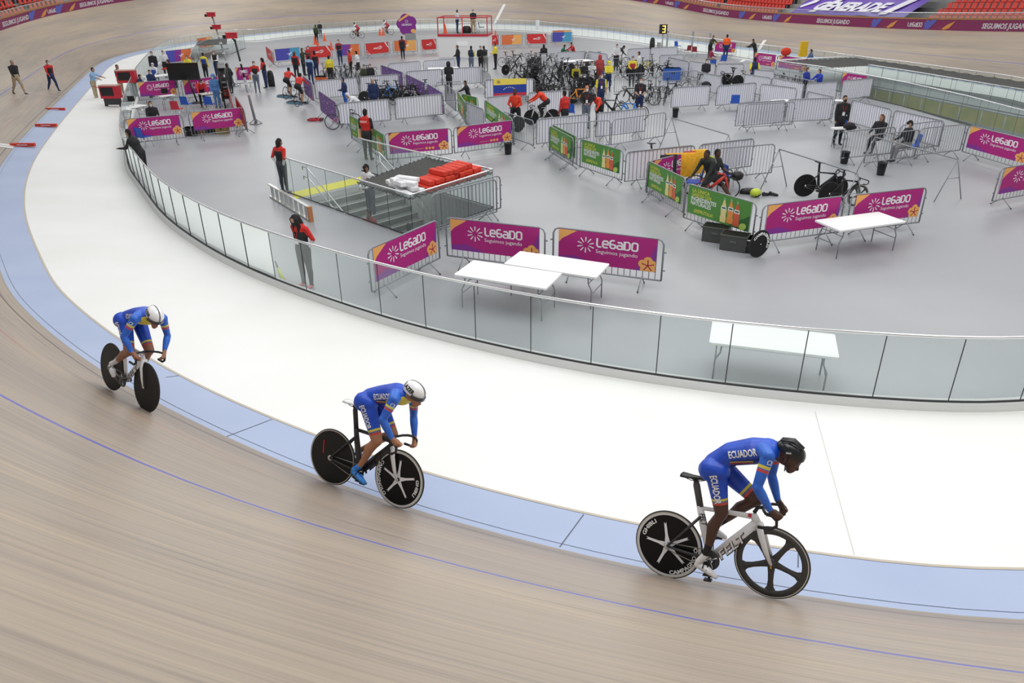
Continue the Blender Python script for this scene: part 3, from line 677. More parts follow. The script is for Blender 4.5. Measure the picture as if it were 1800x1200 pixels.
    g = G(); g.tube([(.0, -.047, RW+.033), (bb.x-.01, -.047, bb.z+.094)], .0045, M('chain_metal', (.28, .27, .25), .35, .8), 4); g.tube([(.0, -.047, RW-.033), (bb.x-.01, -.047, bb.z-.094)], .0045, MATS['chain_metal'], 4)
    g.lathe([(.012, -.047), (.033, -.049), (.033, -.045)], CHROME, 14, Matrix.Translation((0, 0, RW)) @ XY); g.make('chain', root)
    return root
def basis(P, fwd, up):
    f = Vector(fwd).normalized(); u = Vector(up); u = (u-f*u.dot(f)).normalized(); s = u.cross(f)
    return Matrix(((f.x, s.x, u.x, P[0]), (f.y, s.y, u.y, P[1]), (f.z, s.z, u.z, P[2]), (0, 0, 0, 1)))
# ---------------------------------------------------------------- figures
TAGS = ['skin', 'hair', 'top', 'yoke', 'sleeve', 'fore', 'legs', 'shin', 'shoe', 'mask', 'hand']
class Fig:
    def __init__(s, fat=0): s.p = []; s.fat = fat
    def cap(s, a, ra, b, rb, tg, k=1.0, side=(0, 1, 0)):
        if s.fat and tg not in ('skin', 'hair', 'mask', 'hand', 'shoe'): ra *= s.fat; rb *= s.fat
        s.p.append((Vector(a), ra, Vector(b), rb, tg, k, Vector(side).normalized())); return len(s.p)-1
    def mesh(s, voxel, smooth=3, n=14):
        g = G(); gm = None
        for a, ra, b, rb, tg, k, sd in s.p:
            d = b-a; L = d.length; d = d/L if L > 1e-5 else Vector((1, 0, 0)); u = sd-d*sd.dot(d)
            u = u.normalized() if u.length > .05 else d.orthogonal().normalized(); w = d.cross(u); rings = []
            for c, r, angs in ((a, ra, (-75, -45, -20, 0)), (b, rb, (0, 20, 45, 75))):
                for q in angs: q = R_(q); rings.append((c+d*(r*sin(q)), r*cos(q)))
            vs = []
            for c, r in rings:
                for j in range(n): t = 2*pi*j/n; vs.append(c+u*(r*k*cos(t))+w*(r*sin(t)))
            m = len(rings); fs = [(i*n+j, i*n+(j+1) % n, (i+1)*n+(j+1) % n, (i+1)*n+j) for i in range(m-1) for j in range(n)]
            vs += [a-d*ra, b+d*rb]; fs += [(m*n, (j+1) % n, j) for j in range(n)]+[(m*n+1, (m-1)*n+j, (m-1)*n+(j+1) % n) for j in range(n)]
            g.add(vs, fs, BLACK, True)
        me = g.mesh('body'); bm = bmesh.new(); bm.from_mesh(me); bmesh.ops.recalc_face_normals(bm, faces=bm.faces); bm.to_mesh(me); bm.free()
        o = bpy.data.objects.new('tmp', me); S.collection.objects.link(o)
        r = o.modifiers.new('r', 'REMESH'); r.mode = 'VOXEL'; r.voxel_size = voxel; r.use_smooth_shade = True
        if smooth: q = o.modifiers.new('s', 'SMOOTH'); q.factor = .5; q.iterations = smooth
        dg = bpy.context.evaluated_depsgraph_get(); dg.update(); out = bpy.data.meshes.new_from_object(o.evaluated_get(dg)); bpy.data.objects.remove(o)
        out.materials.clear(); return out
    def nearest(s, C, hint=None):
        C = np.array(C); D = np.full((len(s.p), len(C)), 9.0); T = np.zeros((len(s.p), len(C)))
        for i, (a, ra, b, rb, tg, k, sd) in enumerate(s.p):
            A = np.array(a); B_ = np.array(b); d = B_-A; L2 = max(1e-9, d@d); t = np.clip(((C-A)@d)/L2, 0, 1); v = C-(A+t[:, None]*d)
            if k != 1:
                sdn = np.array(sd); dd = d/math.sqrt(L2); u = sdn-dd*(sdn@dd); u /= max(1e-6, np.linalg.norm(u)); c = v@u; v = v-np.outer(c, u)+np.outer(c/k, u)
            D[i] = np.linalg.norm(v, axis=1)-(ra+(rb-ra)*t); T[i] = t
        j = D.argmin(0); return j, T[j, np.arange(len(C))]
def centers(me):
    n = len(me.polygons); a = np.empty(n*3); me.polygons.foreach_get('center', a); return a.reshape(n, 3)
def fk(lean=3, aL=(5, 8, 15), aR=(5, 8, 15), lL=(0, 0), lR=(0, 0), pelvis=None, head=0, look=0, long=False, shorts=False, mask=True, female=False, ground=0.0, cap=False, hood=False, fine=False, spread=0.0, drape=False):
    """a standing adult 1.72 m tall facing +x, posed by joint angles (degrees, 0 = straight down, + = forward)"""
    F = Fig(1.17); D = lambda a, o=0.0: Vector((sin(R_(a)), o, -cos(R_(a))))
    def leg(sg, an):
        h = Vector((0, sg*(.085+spread*.3), 0)); k = h+D(an[0], sg*(.03+spread)).normalized()*.43; a = k+D(an[1], sg*.01).normalized()*.41; return h, k, a
    lgs = [leg(1, lL), leg(-1, lR)]
    pz = -min(l[2].z for l in lgs)+.08+ground if pelvis is None else pelvis
    up = Vector((sin(R_(lean)), 0, cos(R_(lean)))); PV = Vector((0, 0, pz)); bk = Vector((-cos(R_(lean)), 0, sin(R_(lean))))
    waist = PV+up*.14+bk*.01; chest = PV+up*.34+bk*(.02+lean*.0003); ub = PV+up*.46+bk*.015; nk = PV+up*.54; fw = -bk
    hd = R_(lean*.35+head); hu = Vector((sin(hd), 0, cos(hd))); hf = Vector((cos(hd), 0, -sin(hd))); hc = nk+hu*.13+hf*.025
    if look: rm = Matrix.Rotation(R_(look), 3, 'Z'); hf = rm @ hf; hs = rm @ Vector((0, 1, 0))
    else: hs = Vector((0, 1, 0))
    F.cap(PV, .125, PV+up*.04, .12, 'legs', 1.25); F.cap(waist, .105, PV+up*.24, .115, 'top', 1.3); F.cap(PV+up*.24, .115, chest, .125, 'top', 1.32); F.cap(chest, .12, ub, .10, 'yoke', 1.35)
    if female: F.cap(chest+fw*.055-Vector((0, .07, 0)), .06, chest+fw*.055+Vector((0, .07, 0)), .06, 'yoke')
    F.cap(ub+Vector((0, -.13, 0)), .062, ub+Vector((0, .13, 0)), .062, 'yoke', 1)
    F.cap(nk-up*.03, .052, hc-hu*.06, .05, 'skin')
    F.cap(hc-hu*.035+hf*.01, .076, hc+hu*.03, .088, 'skin', .9, hs)          # face and skull
    F.cap(hc+hu*.045-hf*.012, .088, hc+hu*.05-hf*.02, .088, 'hair', .92, hs); F.cap(hc-hf*.03+hu*.0, .082, hc-hf*.03-hu*.02, .075, 'hair', .92, hs)
    if cap: F.cap(hc+hu*.06, .092, hc+hu*.055+hf*.085, .05, 'hair', .9, hs)
    if hood: F.cap(hc-hf*.045-hu*.03, .105, hc+hu*.05-hf*.03, .10, 'yoke', 1, hs)
    if mask: F.cap(hc-hu*.055+hf*.052, .046, hc-hu*.03+hf*.058, .044, 'mask', 1.15, hs)
    else:
        F.cap(hc-hu*.062+hf*.045, .036, hc-hu*.05+hf*.05, .036, 'skin', 1.1, hs)
        F.cap(hc-hu*.02+hf*.088, .012, hc+hu*.01+hf*.08, .010, 'skin')
    if long:
        F.cap(hc-hf*.065+hu*.02, .075, hc-hf*.075-hu*.14, .072, 'hair', 1.15, hs); F.cap(hc-hf*.075-hu*.14, .07, hc-hf*.085-hu*.32, .035, 'hair', 1.2, hs)
    if drape:
        for q in (-1, 1): F.cap(hc+hs*(.06*q)+hf*.02+hu*.04, .05, nk+hs*(.07*q)+hf*.06, .048, 'hair'); F.cap(nk+hs*(.07*q)+hf*.06, .048, chest+Vector((0, q*.06, 0))+fw*.10, .030, 'hair')
    for sg, an in ((1, aL), (-1, aR)):
        sh = ub+Vector((0, sg*.188, 0)); el = sh+D(an[0]+lean*.0, sg*math.tan(R_(an[1]))).normalized()*.285; inw = an[3] if len(an) > 3 else 0
        wr = el+D(an[2], -sg*inw).normalized()*.245; hn = wr+(wr-el).normalized()*.10
        F.cap(sh, .056, el, .042, 'sleeve'); F.cap(el, .041, wr, .028, 'fore'); F.cap(wr, .026, wr.lerp(hn, .55), .036, 'hand', .62, (0, 1, 0)); F.cap(wr.lerp(hn, .6), .030, hn, .020, 'hand', .6)
        F.cap(wr.lerp(hn, .2)+Vector((0, -sg*.02, 0)), .013, wr.lerp(hn, .75)+Vector((.02, -sg*.03, 0)), .011, 'hand')
    for (h, k, a), an, sg in zip(lgs, (lL, lR), (1, -1)):
        h, k, a = h+PV, k+PV, a+PV; F.cap(h+Vector((-.005, 0, -.02)), .092, k, .058, 'legs'); F.cap(k, .056, k.lerp(a, .35)+Vector((-.012, 0, 0)), .055, 'shin'); F.cap(k.lerp(a, .35)+Vector((-.012, 0, 0)), .055, a, .036, 'shin')
        fa = R_(min(45, max(-60, an[1]*.6))); fd = Vector((cos(fa), sg*.12, -abs(sin(fa)) if an[1] < 0 else 0)); F.cap(a+Vector((-.03, 0, -.035)), .036, a+fd*.10+Vector((0, 0, -.045)), .034, 'shoe', 1.0); F.cap(a+fd*.10+Vector((0, 0, -.045)), .033, a+fd*.155+Vector((0, 0, -.055)), .024, 'shoe', 1.3)
    F.head = hc; F.hu = hu; F.hf = hf; F.hs = hs; F.nk = nk; F.chest = chest; F.fw = fw; F.up = up; F.top = (hc+hu*.14).z
    return F
POSES = dict(
 stand=dict(), front=dict(aL=(12, 6, 75, .5), aR=(14, 6, 70, .5)), cross=dict(aL=(18, 4, 95, .9), aR=(18, 4, 92, .9)), back=dict(aL=(-22, 14, 12, .5), aR=(-22, 14, 12, .5)),
 walk=dict(lean=5, lL=(24, 12), lR=(-16, -38), aL=(-18, 8, 5), aR=(20, 8, 40)), sit=dict(lean=4, lL=(82, 4), lR=(78, 0), aL=(28, 8, 70, .2), aR=(28, 8, 72, .2)),
 bend=dict(lean=58, head=10, aL=(35, 6, 50), aR=(30, 6, 55), lR=(8, 0)), reach=dict(lean=14, aL=(58, 4, 72), aR=(50, 4, 68)), lean=dict(lean=24, aL=(50, 10, 80), aR=(50, 10, 80)),
 wide=dict(spread=.12, aL=(14, 20, 60, .9), aR=(14, 20, 60, .9)), ride=dict(lean=50, head=-12, pelvis=1.0, lL=(62, -18), lR=(32, -12), aL=(52, 6, 62), aR=(52, 6, 62)), akimbo=dict(aL=(-12, 32, 60, .9), aR=(-12, 32, 60, .9)), one=dict(aL=(75, 6, 100), aR=(5, 8, 20)))
_tm = {}; LASTF = None
def clothes(c): return c if isinstance(c, bpy.types.Material) else noisy('cloth_%02x%02x%02x' % tuple(int(max(0, min(1, v))*255) for v in c), tuple(v*.85 for v in c), tuple(min(1, v*1.1) for v in c), 9, .85)
SK = [(.42, .24, .16), (.30, .16, .10), (.10, .05, .03)]
def person(px, py, pose, ang, top, legs, label, h=1.72, skin=0, hair=(.012, .010, .010), mask=(.7, .74, .78), yoke=None, fore=None, shin=None, shoe=(.03, .03, .03), slv=None, vox=.026, foot=None, z=0.0, zt=None, group=None, name='person', lan=None, at_foot=False, pos=None, **kw):
    """px,py: crown of the head seen in the photograph (or the feet when at_foot)"""
    key = (pose, tuple(sorted(kw.items())), vox, mask is None)
    if key not in _tm:
        P = dict(POSES[pose]); P.update(kw); F = fk(mask=mask is not None, **P); me = F.mesh(vox, 2 if vox > .02 else 3); j, t = F.nearest(centers(me))
        me.polygons.foreach_set('material_index', [TAGS.index(F.p[i][4]) for i in j]); _tm[key] = (me, F)
    global LASTF
    me0, F = _tm[key]; LASTF = F; sc = h/1.72; me = me0.copy(); me.name = 'body'
    sk = clothes(SK[skin]) if isinstance(skin, int) else clothes(skin)
    T = clothes(top); L_ = clothes(legs)
    tab = dict(skin=sk, hair=clothes(hair), top=T, yoke=clothes(yoke) if yoke else T, sleeve=clothes(slv) if slv else (clothes(yoke) if yoke else T), fore=(sk if fore == 'skin' else clothes(fore)) if fore else (clothes(yoke) if yoke else T), legs=L_, shin=(sk if shin == 'skin' else clothes(shin)) if shin else L_, shoe=clothes(shoe), mask=clothes(mask or (.7, .7, .7)), hand=sk)
    for t in TAGS: me.materials.append(tab[t])
    ztop = z+F.top*sc
    if pos is not None: p = Vector(pos)
    elif at_foot: p = at(px, py, z)
    else: p = at(px, py, ztop)
    if pos is None and not at_foot:                                     # the head is ahead of the feet when leaning
        off = Vector((F.head.x*sc*cos(ang), F.head.x*sc*sin(ang), 0)); p = p-off
    root = empty(name, (p.x, p.y, z if pos is None else p.z), ang, label, 'person', group); root.scale = (sc,)*3
    b = bpy.data.objects.new('body', me); link(b, root)
    if lan:
        g = G(); c = F.nk; f = F.fw; ch = F.chest+f*.135
        lm = M('lanyard_'+lan, {'red': (.6, .03, .04), 'pink': (.6, .1, .25)}[lan], .7)
        for s in (-1, 1): g.tube([c+Vector((0, s*.06, .0))+f*.03, F.chest+f*.15+F.up*.05+Vector((0, s*.05, 0)), ch-F.up*.09+f*.015], .007, lm, 4)
        g.box(ch-F.up*.15+f*.02, (.012, .085, .12), WHITE); g.make('lanyard', root)
    return root
# ---------------------------------------------------------------- the three racing cyclists
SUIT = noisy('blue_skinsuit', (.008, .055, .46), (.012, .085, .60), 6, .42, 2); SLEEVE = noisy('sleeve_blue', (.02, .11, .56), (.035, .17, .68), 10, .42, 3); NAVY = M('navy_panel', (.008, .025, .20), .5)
SY = M('suit_yellow', (.72, .60, .07), .5); SG = M('suit_greyblue', (.12, .14, .28), .5); SRD = M('suit_red', (.62, .06, .04), .5)
def project(root, body, txt, o, xd, yd, ray, size, mat, name, bold=.02, width=None):
    vs, fs, w = text_tris(txt, size, bold); k = width/w if width else 1; o, xd, yd, ray = Vector(o), Vector(xd).normalized(), Vector(yd).normalized(), Vector(ray).normalized()
    bm = bmesh.new(); V = [bm.verts.new((x*k, y, 0)) for x, y in vs]
    for f in fs:
        try: bm.faces.new([V[i] for i in f])
        except ValueError: pass
    bmesh.ops.subdivide_edges(bm, edges=[e for e in bm.edges if e.calc_length() > size*.25], cuts=2, use_grid_fill=True)
    bmesh.ops.triangulate(bm, faces=bm.faces)
    bvh = BVHTree.FromPolygons([v.co for v in body.data.vertices], [tuple(p.vertices) for p in body.data.polygons])
    for v in bm.verts:
        p = o+xd*v.co.x+yd*v.co.y; h = bvh.ray_cast(p-ray*.4, ray); v.co = (h[0] if h[0] else p)-ray*.004
    me = bpy.data.meshes.new(name); bm.to_mesh(me); bm.free(); me.materials.append(mat); ob = bpy.data.objects.new(name, me); link(ob, root); return ob
def hero(mx, J, skin, helmet, shoe, sock, label, chest_y=False, visor=True, txt2=True):
    root = empty('cyclist', (0, 0, 0), 0, label, 'cyclist'); root.matrix_world = mx
    F = Fig(); V = Vector; j = {k: V(v) for k, v in J.items() if k not in ('tilt', 'hem', 't1', 't2')}
    c = F.cap
    hipm = (j['hipR']+j['hipL'])/2
    c(j['hipR']+V((-.045, -.01, .0)), .112, j['hipR']+V((.03, 0, -.01)), .100, 'thigh'); c(j['hipL']+V((-.045, .01, 0)), .112, j['hipL']+V((.03, 0, -.01)), .100, 'thigh')
    c(hipm+V((-.02, 0, .03)), .120, j['waist'], .108, 'suit', 1.25); c(j['waist'], .108, j['chest'], .122, 'suit', 1.28); c(j['chest'], .122, j['upper'], .105, 'suit', 1.38)
    c(j['upper']+V((-.03, -.10, .015)), .075, j['shR'], .064, 'slv'); c(j['upper']+V((-.03, .10, .015)), .075, j['shL'], .064, 'slv')
    c(j['neck'], .060, j['head']+V((-.03, 0, -.02)), .054, 'skin'); bands = []
    H = j['head']; hf = V((cos(R_(J['tilt'][0])), 0, sin(R_(J['tilt'][0])))) ; hu = V((-hf.z, 0, hf.x))
    c(H-hf*.02+hu*.02, .090, H+hf*.025+hu*.015, .084, 'skin', .86)
    c(H+hf*.05-hu*.045, .055, H+hf*.062-hu*.085, .036, 'skin', .92)           # jaw and chin
    c(H+hf*.098-hu*.012, .012, H+hf*.112-hu*.045, .015, 'skin', .9)            # nose
    c(H+hf*.092-hu*.072, .014, H+hf*.090-hu*.078, .014, 'skin', 1.6)           # lips
    for s in (-1, 1): c(H-hf*.008-hu*.02+V((0, s*.078, 0)), .018, H-hf*.018-hu*.045+V((0, s*.078, 0)), .013, 'skin', .5); c(H+hf*.075+hu*.002+V((0, s*.032, 0)), .020, H+hf*.07+hu*.002+V((0, s*.045, 0)), .018, 'skin')
    for s, sg in (('R', -1), ('L', 1)):
        sh, el, wr, ha = (j[k+s] for k in ('sh', 'el', 'wr', 'ha'))
        a = c(sh, .062, el, .043, 'slv', .92); bands.append((a, .30, .40, SY)); bands.append((a, .40, .435, SLEEVE)); bands.append((a, .435, .52, SRD))
        c(el, .044, el.lerp(wr, .35), .046, 'slv'); c(el.lerp(wr, .35), .046, wr, .030, 'slv')
        hd = (ha-wr).normalized(); c(wr, .027, wr.lerp(ha, .3), .028, 'skin'); c(wr.lerp(ha, .3), .030, ha, .034, 'skin', .72)
        u = V((0, 1, 0)); dn = hd.cross(u).normalized(); dn = dn if dn.z < 0 else -dn
        for k in range(4):
            o = ha+dn*((k-1.5)*.0*1)+u*0; q = ha+(-hd.cross(u).normalized() if hd.cross(u).z > 0 else hd.cross(u).normalized())*0
            up_ = -dn; base = ha+hd*.012+up_*(.030-.021*k); ln = (.040, .046, .043, .034)[k]
            k1 = base+hd*ln*.75+u*(-sg*.006); k2 = k1+hd*.002+u*(-sg*.030); k3 = k2-hd*.026+u*(-sg*.010)
            c(base, .0100, k1, .0092, 'skin'); c(k1, .0092, k2, .0086, 'skin'); c(k2, .0086, k3, .0076, 'skin')
        t0 = wr.lerp(ha, .5)+up_*.024+u*(-sg*.016); t1 = t0+hd*.035+u*(-sg*.016)+up_*.004; c(t0, .013, t1, .0105, 'skin'); c(t1, .0105, t1+hd*.024-up_*.014, .009, 'skin')
        hp, kn, an, he, to = (j[k+s] for k in ('hip', 'knee', 'ank', 'heel', 'toe'))
        a = c(hp, .104, kn, .064, 'thigh', .95); bands += [(a, J['hem'][0], J['hem'][0]+.055, SY), (a, J['hem'][0]+.055, J['hem'][0]+.10, SG), (a, J['hem'][0]+.10, J['hem'][0]+.15, SRD), (a, J['hem'][0]+.15, 1.01, None)]
        c(kn+V((.008, 0, .0)), .058, kn.lerp(an, .12), .052, 'skin'); m = kn.lerp(an, .34)+V((-.022, 0, .004)); c(kn.lerp(an, .1), .050, m, .058, 'skin'); c(m, .058, kn.lerp(an, .72), .038, 'skin'); c(kn.lerp(an, .72), .036, an, .032, 'sock' if sock else 'skin')
        c(an, .034, he+V((.012, 0, .03)), .032, 'shoe')
        c(he, .030, he.lerp(to, .55)+V((0, 0, .012)), .036, 'shoe', .95); c(he.lerp(to, .55)+V((0, 0, .012)), .035, to, .022, 'shoe', 1.35)
    me = F.mesh(.0085, 3, 18)
    bm = bmesh.new(); bm.from_mesh(me)
    cuts = sorted({(a, t) for a, t0, t1, _ in bands for t in (t0, t1) if t < 1})
    for a, t in cuts:
        bm.faces.ensure_lookup_table(); C_ = np.array([f.calc_center_median() for f in bm.faces]); jn, tt = F.nearest(C_)
        sel = [bm.faces[i] for i in np.nonzero((jn == a) & (abs(tt-t) < .12))[0]]
        if not sel: continue
        A, B_ = F.p[a][0], F.p[a][2]; geom = list({e for f in sel for e in f.edges})+sel+list({v for f in sel for v in f.verts})
        bmesh.ops.bisect_plane(bm, geom=geom, plane_co=A.lerp(B_, t), plane_no=(B_-A).normalized())
    bm.to_mesh(me); bm.free(); jn, tt = F.nearest(centers(me)); C_ = centers(me)
    mats = [skin, SUIT, SLEEVE, NAVY, SY, SG, SRD, shoe, M('black_sock', (.012, .012, .015), .8) if sock == 1 else M('white_sock', (.7, .7, .7), .8)]
    for m_ in mats: me.materials.append(m_)
    no = np.empty(len(me.polygons)*3); me.polygons.foreach_get('normal', no); no = no.reshape(-1, 3); mi = []
    bd = {}
    for a, t0, t1, m_ in bands: bd.setdefault(a, []).append((t0, t1, m_))
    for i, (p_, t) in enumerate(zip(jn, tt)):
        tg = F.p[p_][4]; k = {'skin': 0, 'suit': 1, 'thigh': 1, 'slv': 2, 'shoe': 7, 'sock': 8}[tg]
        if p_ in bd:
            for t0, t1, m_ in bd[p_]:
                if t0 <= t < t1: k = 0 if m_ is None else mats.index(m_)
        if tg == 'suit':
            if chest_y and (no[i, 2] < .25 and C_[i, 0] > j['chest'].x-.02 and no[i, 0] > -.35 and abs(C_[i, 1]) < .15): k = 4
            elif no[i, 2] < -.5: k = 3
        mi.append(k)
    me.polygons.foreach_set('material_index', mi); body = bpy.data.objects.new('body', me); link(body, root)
    # stripe along the lower edge of the ribs
    for z_, m_, nm in ((0, SY, 'side_stripe'), (-.016, SRD, 'side_stripe')): project(root, body, '—', j['waist']+V((.02, -.3, -.075+z_)), (1, 0, .16), (0, 0, 1), (0, 1, 0), .10, m_, nm, .012, .21)
    hc = H+hu*.048-hf*.004
    if helmet == 'black':
        hm = M('gloss_black_helmet', (.012, .012, .014), .22); g = G()
        n = 20; vs = []; fs = []
        for a in range(9):
            th = R_(a*12.5)
            for b in range(n):
                ph = 2*pi*b/n; x = cos(ph); ky = .098; kx = .142 if x < 0 else .122; rr = sin(th); z_ = cos(th)
                p = hf*(kx*rr*x*(1.08 if x < 0 else 1))+V((0, ky*rr*sin(ph), 0))+hu*(.098*z_ if z_ > 0 else .05*z_)
                g_ = 1+(.045 if (b % 4 == 1 and 2 < a < 7) else 0); vs.append(hc+p*g_)
        for a in range(8):
            for b in range(n): fs.append((a*n+b, (a+1)*n+b, (a+1)*n+(b+1) % n, a*n+(b+1) % n))
        g.add(vs, fs, hm, True)
        for k in (-.055, -.02, .02, .055): g.tube([hc-hf*.14+V((0, k, 0))+hu*.055, hc-hf*.05+V((0, k, 0))+hu*.106, hc+hf*.06+V((0, k*.9, 0))+hu*.092], [.006, .012, .006], hm, 6)
        g.box(tuple(hc-hf*.02+V((0, -.100, 0))+hu*.012), (.045, .004, .014), M('helmet_grey_logo', (.5, .5, .5), .5)); ho = g.make('helmet', root)
        g = G(); 
        for s in (-1, 1): g.tube([hc+V((0, s*.085, 0))-hu*.02, H+V((0, s*.076, 0))-hu*.05+hf*.01, H+hf*.035-hu*.118+V((0, s*.02, 0))], .005, BLACK, 5)
        g.make('helmet_strap', root)
        g = G(); g.ball(hc-hf*.02, (.02, .02, .02), hm)
    else:
        hm = M('gloss_white_helmet', (.86, .86, .87), .2); g = G(); n = 24; vs = []; fs = []
        for a in range(10):
            th = R_(a*12)
            for b in range(n):
                ph = 2*pi*b/n; x = cos(ph); y = sin(ph); z_ = cos(th); rr = sin(th); kx = .152 if x < 0 else .128; low = 1.0+(.35 if x < .2 else 0)
                vs.append(hc+hf*(kx*rr*x)+V((0, .104*rr*y, 0))+hu*(.104*z_ if z_ > 0 else .085*z_*low))
        for a in range(9):
            for b in range(n): fs.append((a*n+b, (a+1)*n+b, (a+1)*n+(b+1) % n, a*n+(b+1) % n))
        g.add(vs, fs, hm, True)
        vs = []; fs = []                                   # black centre line
        for k in range(13):
            th = R_(-75+165*k/12); c0 = hc+hf*(.134*sin(th) if th > 0 else .156*sin(th))+hu*(.107*cos(th)); vs += [c0+V((0, -.006, 0)), c0+V((0, .006, 0))]
        fs = [(2*k, 2*k+1, 2*k+3, 2*k+2) for k in range(12)]; g.add(vs, fs, BLACK); ho = g.make('helmet', root)
        g = G(); vs = []; fs = []; vm = M('smoked_visor', (.05, .05, .055), .08)
        for k in range(13):
            ph = R_(-78+156*k/12); b0 = hc+hf*(.136*cos(ph))+V((0, .110*sin(ph), 0)); vs += [b0+hu*(-.008), b0*1+hf*.004-hu*(.040), b0-hf*.01-hu*(.062-.012*abs(sin(ph)))]
        fs = [(3*k+q, 3*k+q+1, 3*k+4+q, 3*k+3+q) for k in range(12) for q in range(2)]; g.add(vs, fs, vm, True); g.make('visor', root)
        project(root, ho, 'LAZER', hc-hf*.125+V((0, -.3, 0))+hu*.012, hf-hu*.10, hu+hf*.1, (0, 1, 0), .062, BLACK, 'lettering', .04, .17)
    # lettering on the suit
    f1 = (j['chest']-j['waist']).normalized()
    project(root, body, 'ECUADOR', j['waist']+V((J['t1'][0], -.3, J['t1'][1])), f1, (-f1.z, 0, f1.x), (0, 1, 0), .088, WHITE, 'lettering', .03, .26)
    d = (j['kneeR']-j['hipR']).normalized(); project(root, body, 'ECUADOR', j['hipR']+V((J['t2'][0], -.3, J['t2'][1])), d, (-d.z, 0, d.x), (0, 1, 0), .085, WHITE, 'lettering', .03, .27)
    d = (j['elR']-j['shR']).normalized(); project(root, body, 'CI', j['shR']+V((.015, -.3, -.02)), V((d.x, 0, d.z)), (-d.z, 0, d.x), (0, 1, 0), .05, WHITE, 'lettering', .01)
    for s in ('R', 'L'):
        g = G(); to, he = j['toe'+s], j['heel'+s]; g.box(he.lerp(to, .6)+V((0, 0, -.03)), (.09, .06, .012), BLACK); 
        for q in (.35, .55): g.tube([he.lerp(to, q)+V((0, -.042, .02)), he.lerp(to, q)+V((.005, 0, .052)), he.lerp(to, q)+V((0, .042, .02))], .006, BLACK if shoe is not BLACK else WHITE, 5)
        g.make('shoe_straps', root)
    return root
DSK = M('dark_skin', (.075, .032, .018), .42); MSK = M('tan_skin', (.42, .19, .10), .5); BSK = M('brown_skin', (.30, .13, .07), .5)
WSH = noisy('white_shoe', (.70, .70, .72), (.8, .8, .8), 20, .4); BSH = noisy('blue_shoe', (.02, .16, .62), (.05, .3, .8), 25, .35)
m1 = basis((1.496, 5.426, .767), (.8656, -.4666, .1816), (.0014, .365, .931)); m2 = basis((-2.151, 7.04, .719), (.8742, -.4851, .0224), (.1334, .2842, .9494))
m3 = basis((-5.65, 9.05, .882), (.778, -.628, .0056), (.1769, .2368, .9553))
wf = M('white_frame', (.82, .82, .83), .25); bf = M('black_frame', (.02, .02, .022), .3); rc = M('red_clamp', (.6, .02, .05), .4)
b1 = empty('track_bicycle', (0, 0, 0), 0, 'white track bicycle with a black five-spoke front wheel, ridden by the foremost cyclist', 'bicycle'); b1.matrix_world = m1
build_bike(b1, wf, wf, 'ghibli', 'five', BLACK, M('grey_post', (.09, .09, .09), .4), .835, .02, -88, 'FELT', 8, 0, M('dark_stay', (.04, .04, .042), .4), None, rc)
b2 = empty('track_bicycle', (0, 0, 0), 0, 'black track bicycle with a white-starred front disc wheel, ridden by the middle cyclist', 'bicycle'); b2.matrix_world = m2
build_bike(b2, bf, wf, 'disc3', 'ghibli2', wf, bf, .80, .0, -25, 'FELT', 0, -2, bf, bf)
b3 = empty('track_bicycle', (0, 0, 0), 0, 'white track bicycle with two black disc wheels, ridden by the last cyclist', 'bicycle'); b3.matrix_world = m3
build_bike(b3, wf, wf, 'disc', 'disc', wf, wf, .80, .0, 25, 'FELT', 0, 0, M('steel_stay', (.3, .3, .3), .35, .6), wf)
hero(m1, dict(hipR=(.47, -.095, 1.15), hipL=(.47, .095, 1.14), waist=(.585, 0, 1.295), chest=(.79, 0, 1.345), upper=(.92, 0, 1.365), neck=(.97, 0, 1.355), head=(1.09, 0, 1.315), tilt=(-32,),
  shR=(.945, -.185, 1.355), elR=(.872, -.25, 1.085), wrR=(.972, -.20, .885), haR=(1.022, -.19, .835), shL=(.945, .185, 1.35), elL=(.90, .24, 1.08), wrL=(.965, .20, .865), haL=(1.01, .19, .80),
  kneeR=(.53, -.105, .77), ankR=(.385, -.115, .335), heelR=(.315, -.12, .235), toeR=(.49, -.125, .155), kneeL=(.80, .10, .87), ankL=(.43, .11, .565), heelL=(.345, .12, .50), toeL=(.51, .125, .455), hem=(.66,), t1=(.015, -.012), t2=(-.025, -.03)),
  DSK, 'black', WSH, 1, 'person racing in a blue long-sleeved skinsuit and black vented helmet, foremost on the banking')
hero(m2, dict(hipR=(.50, -.095, 1.125), hipL=(.50, .095, 1.115), waist=(.62, 0, 1.225), chest=(.80, 0, 1.275), upper=(.90, 0, 1.275), neck=(.94, 0, 1.29), head=(1.04, 0, 1.315), tilt=(-22,),
  shR=(.92, -.185, 1.265), elR=(.855, -.27, 1.045), wrR=(.955, -.215, .86), haR=(1.0, -.19, .80), shL=(.915, .185, 1.225), elL=(.87, .29, .98), wrL=(.955, .22, .79), haL=(.985, .19, .72),
  kneeR=(.69, -.11, .735), ankR=(.49, -.115, .385), heelR=(.41, -.12, .30), toeR=(.585, -.125, .215), kneeL=(.74, .10, .78), ankL=(.33, .11, .49), heelL=(.25, .12, .415), toeL=(.39, .125, .335), hem=(.70,), t1=(.0, -.035), t2=(-.02, -.03)),
  MSK, 'white', BSH, 0, 'person racing in a blue skinsuit, white aero helmet and blue shoes, middle of the three', True)
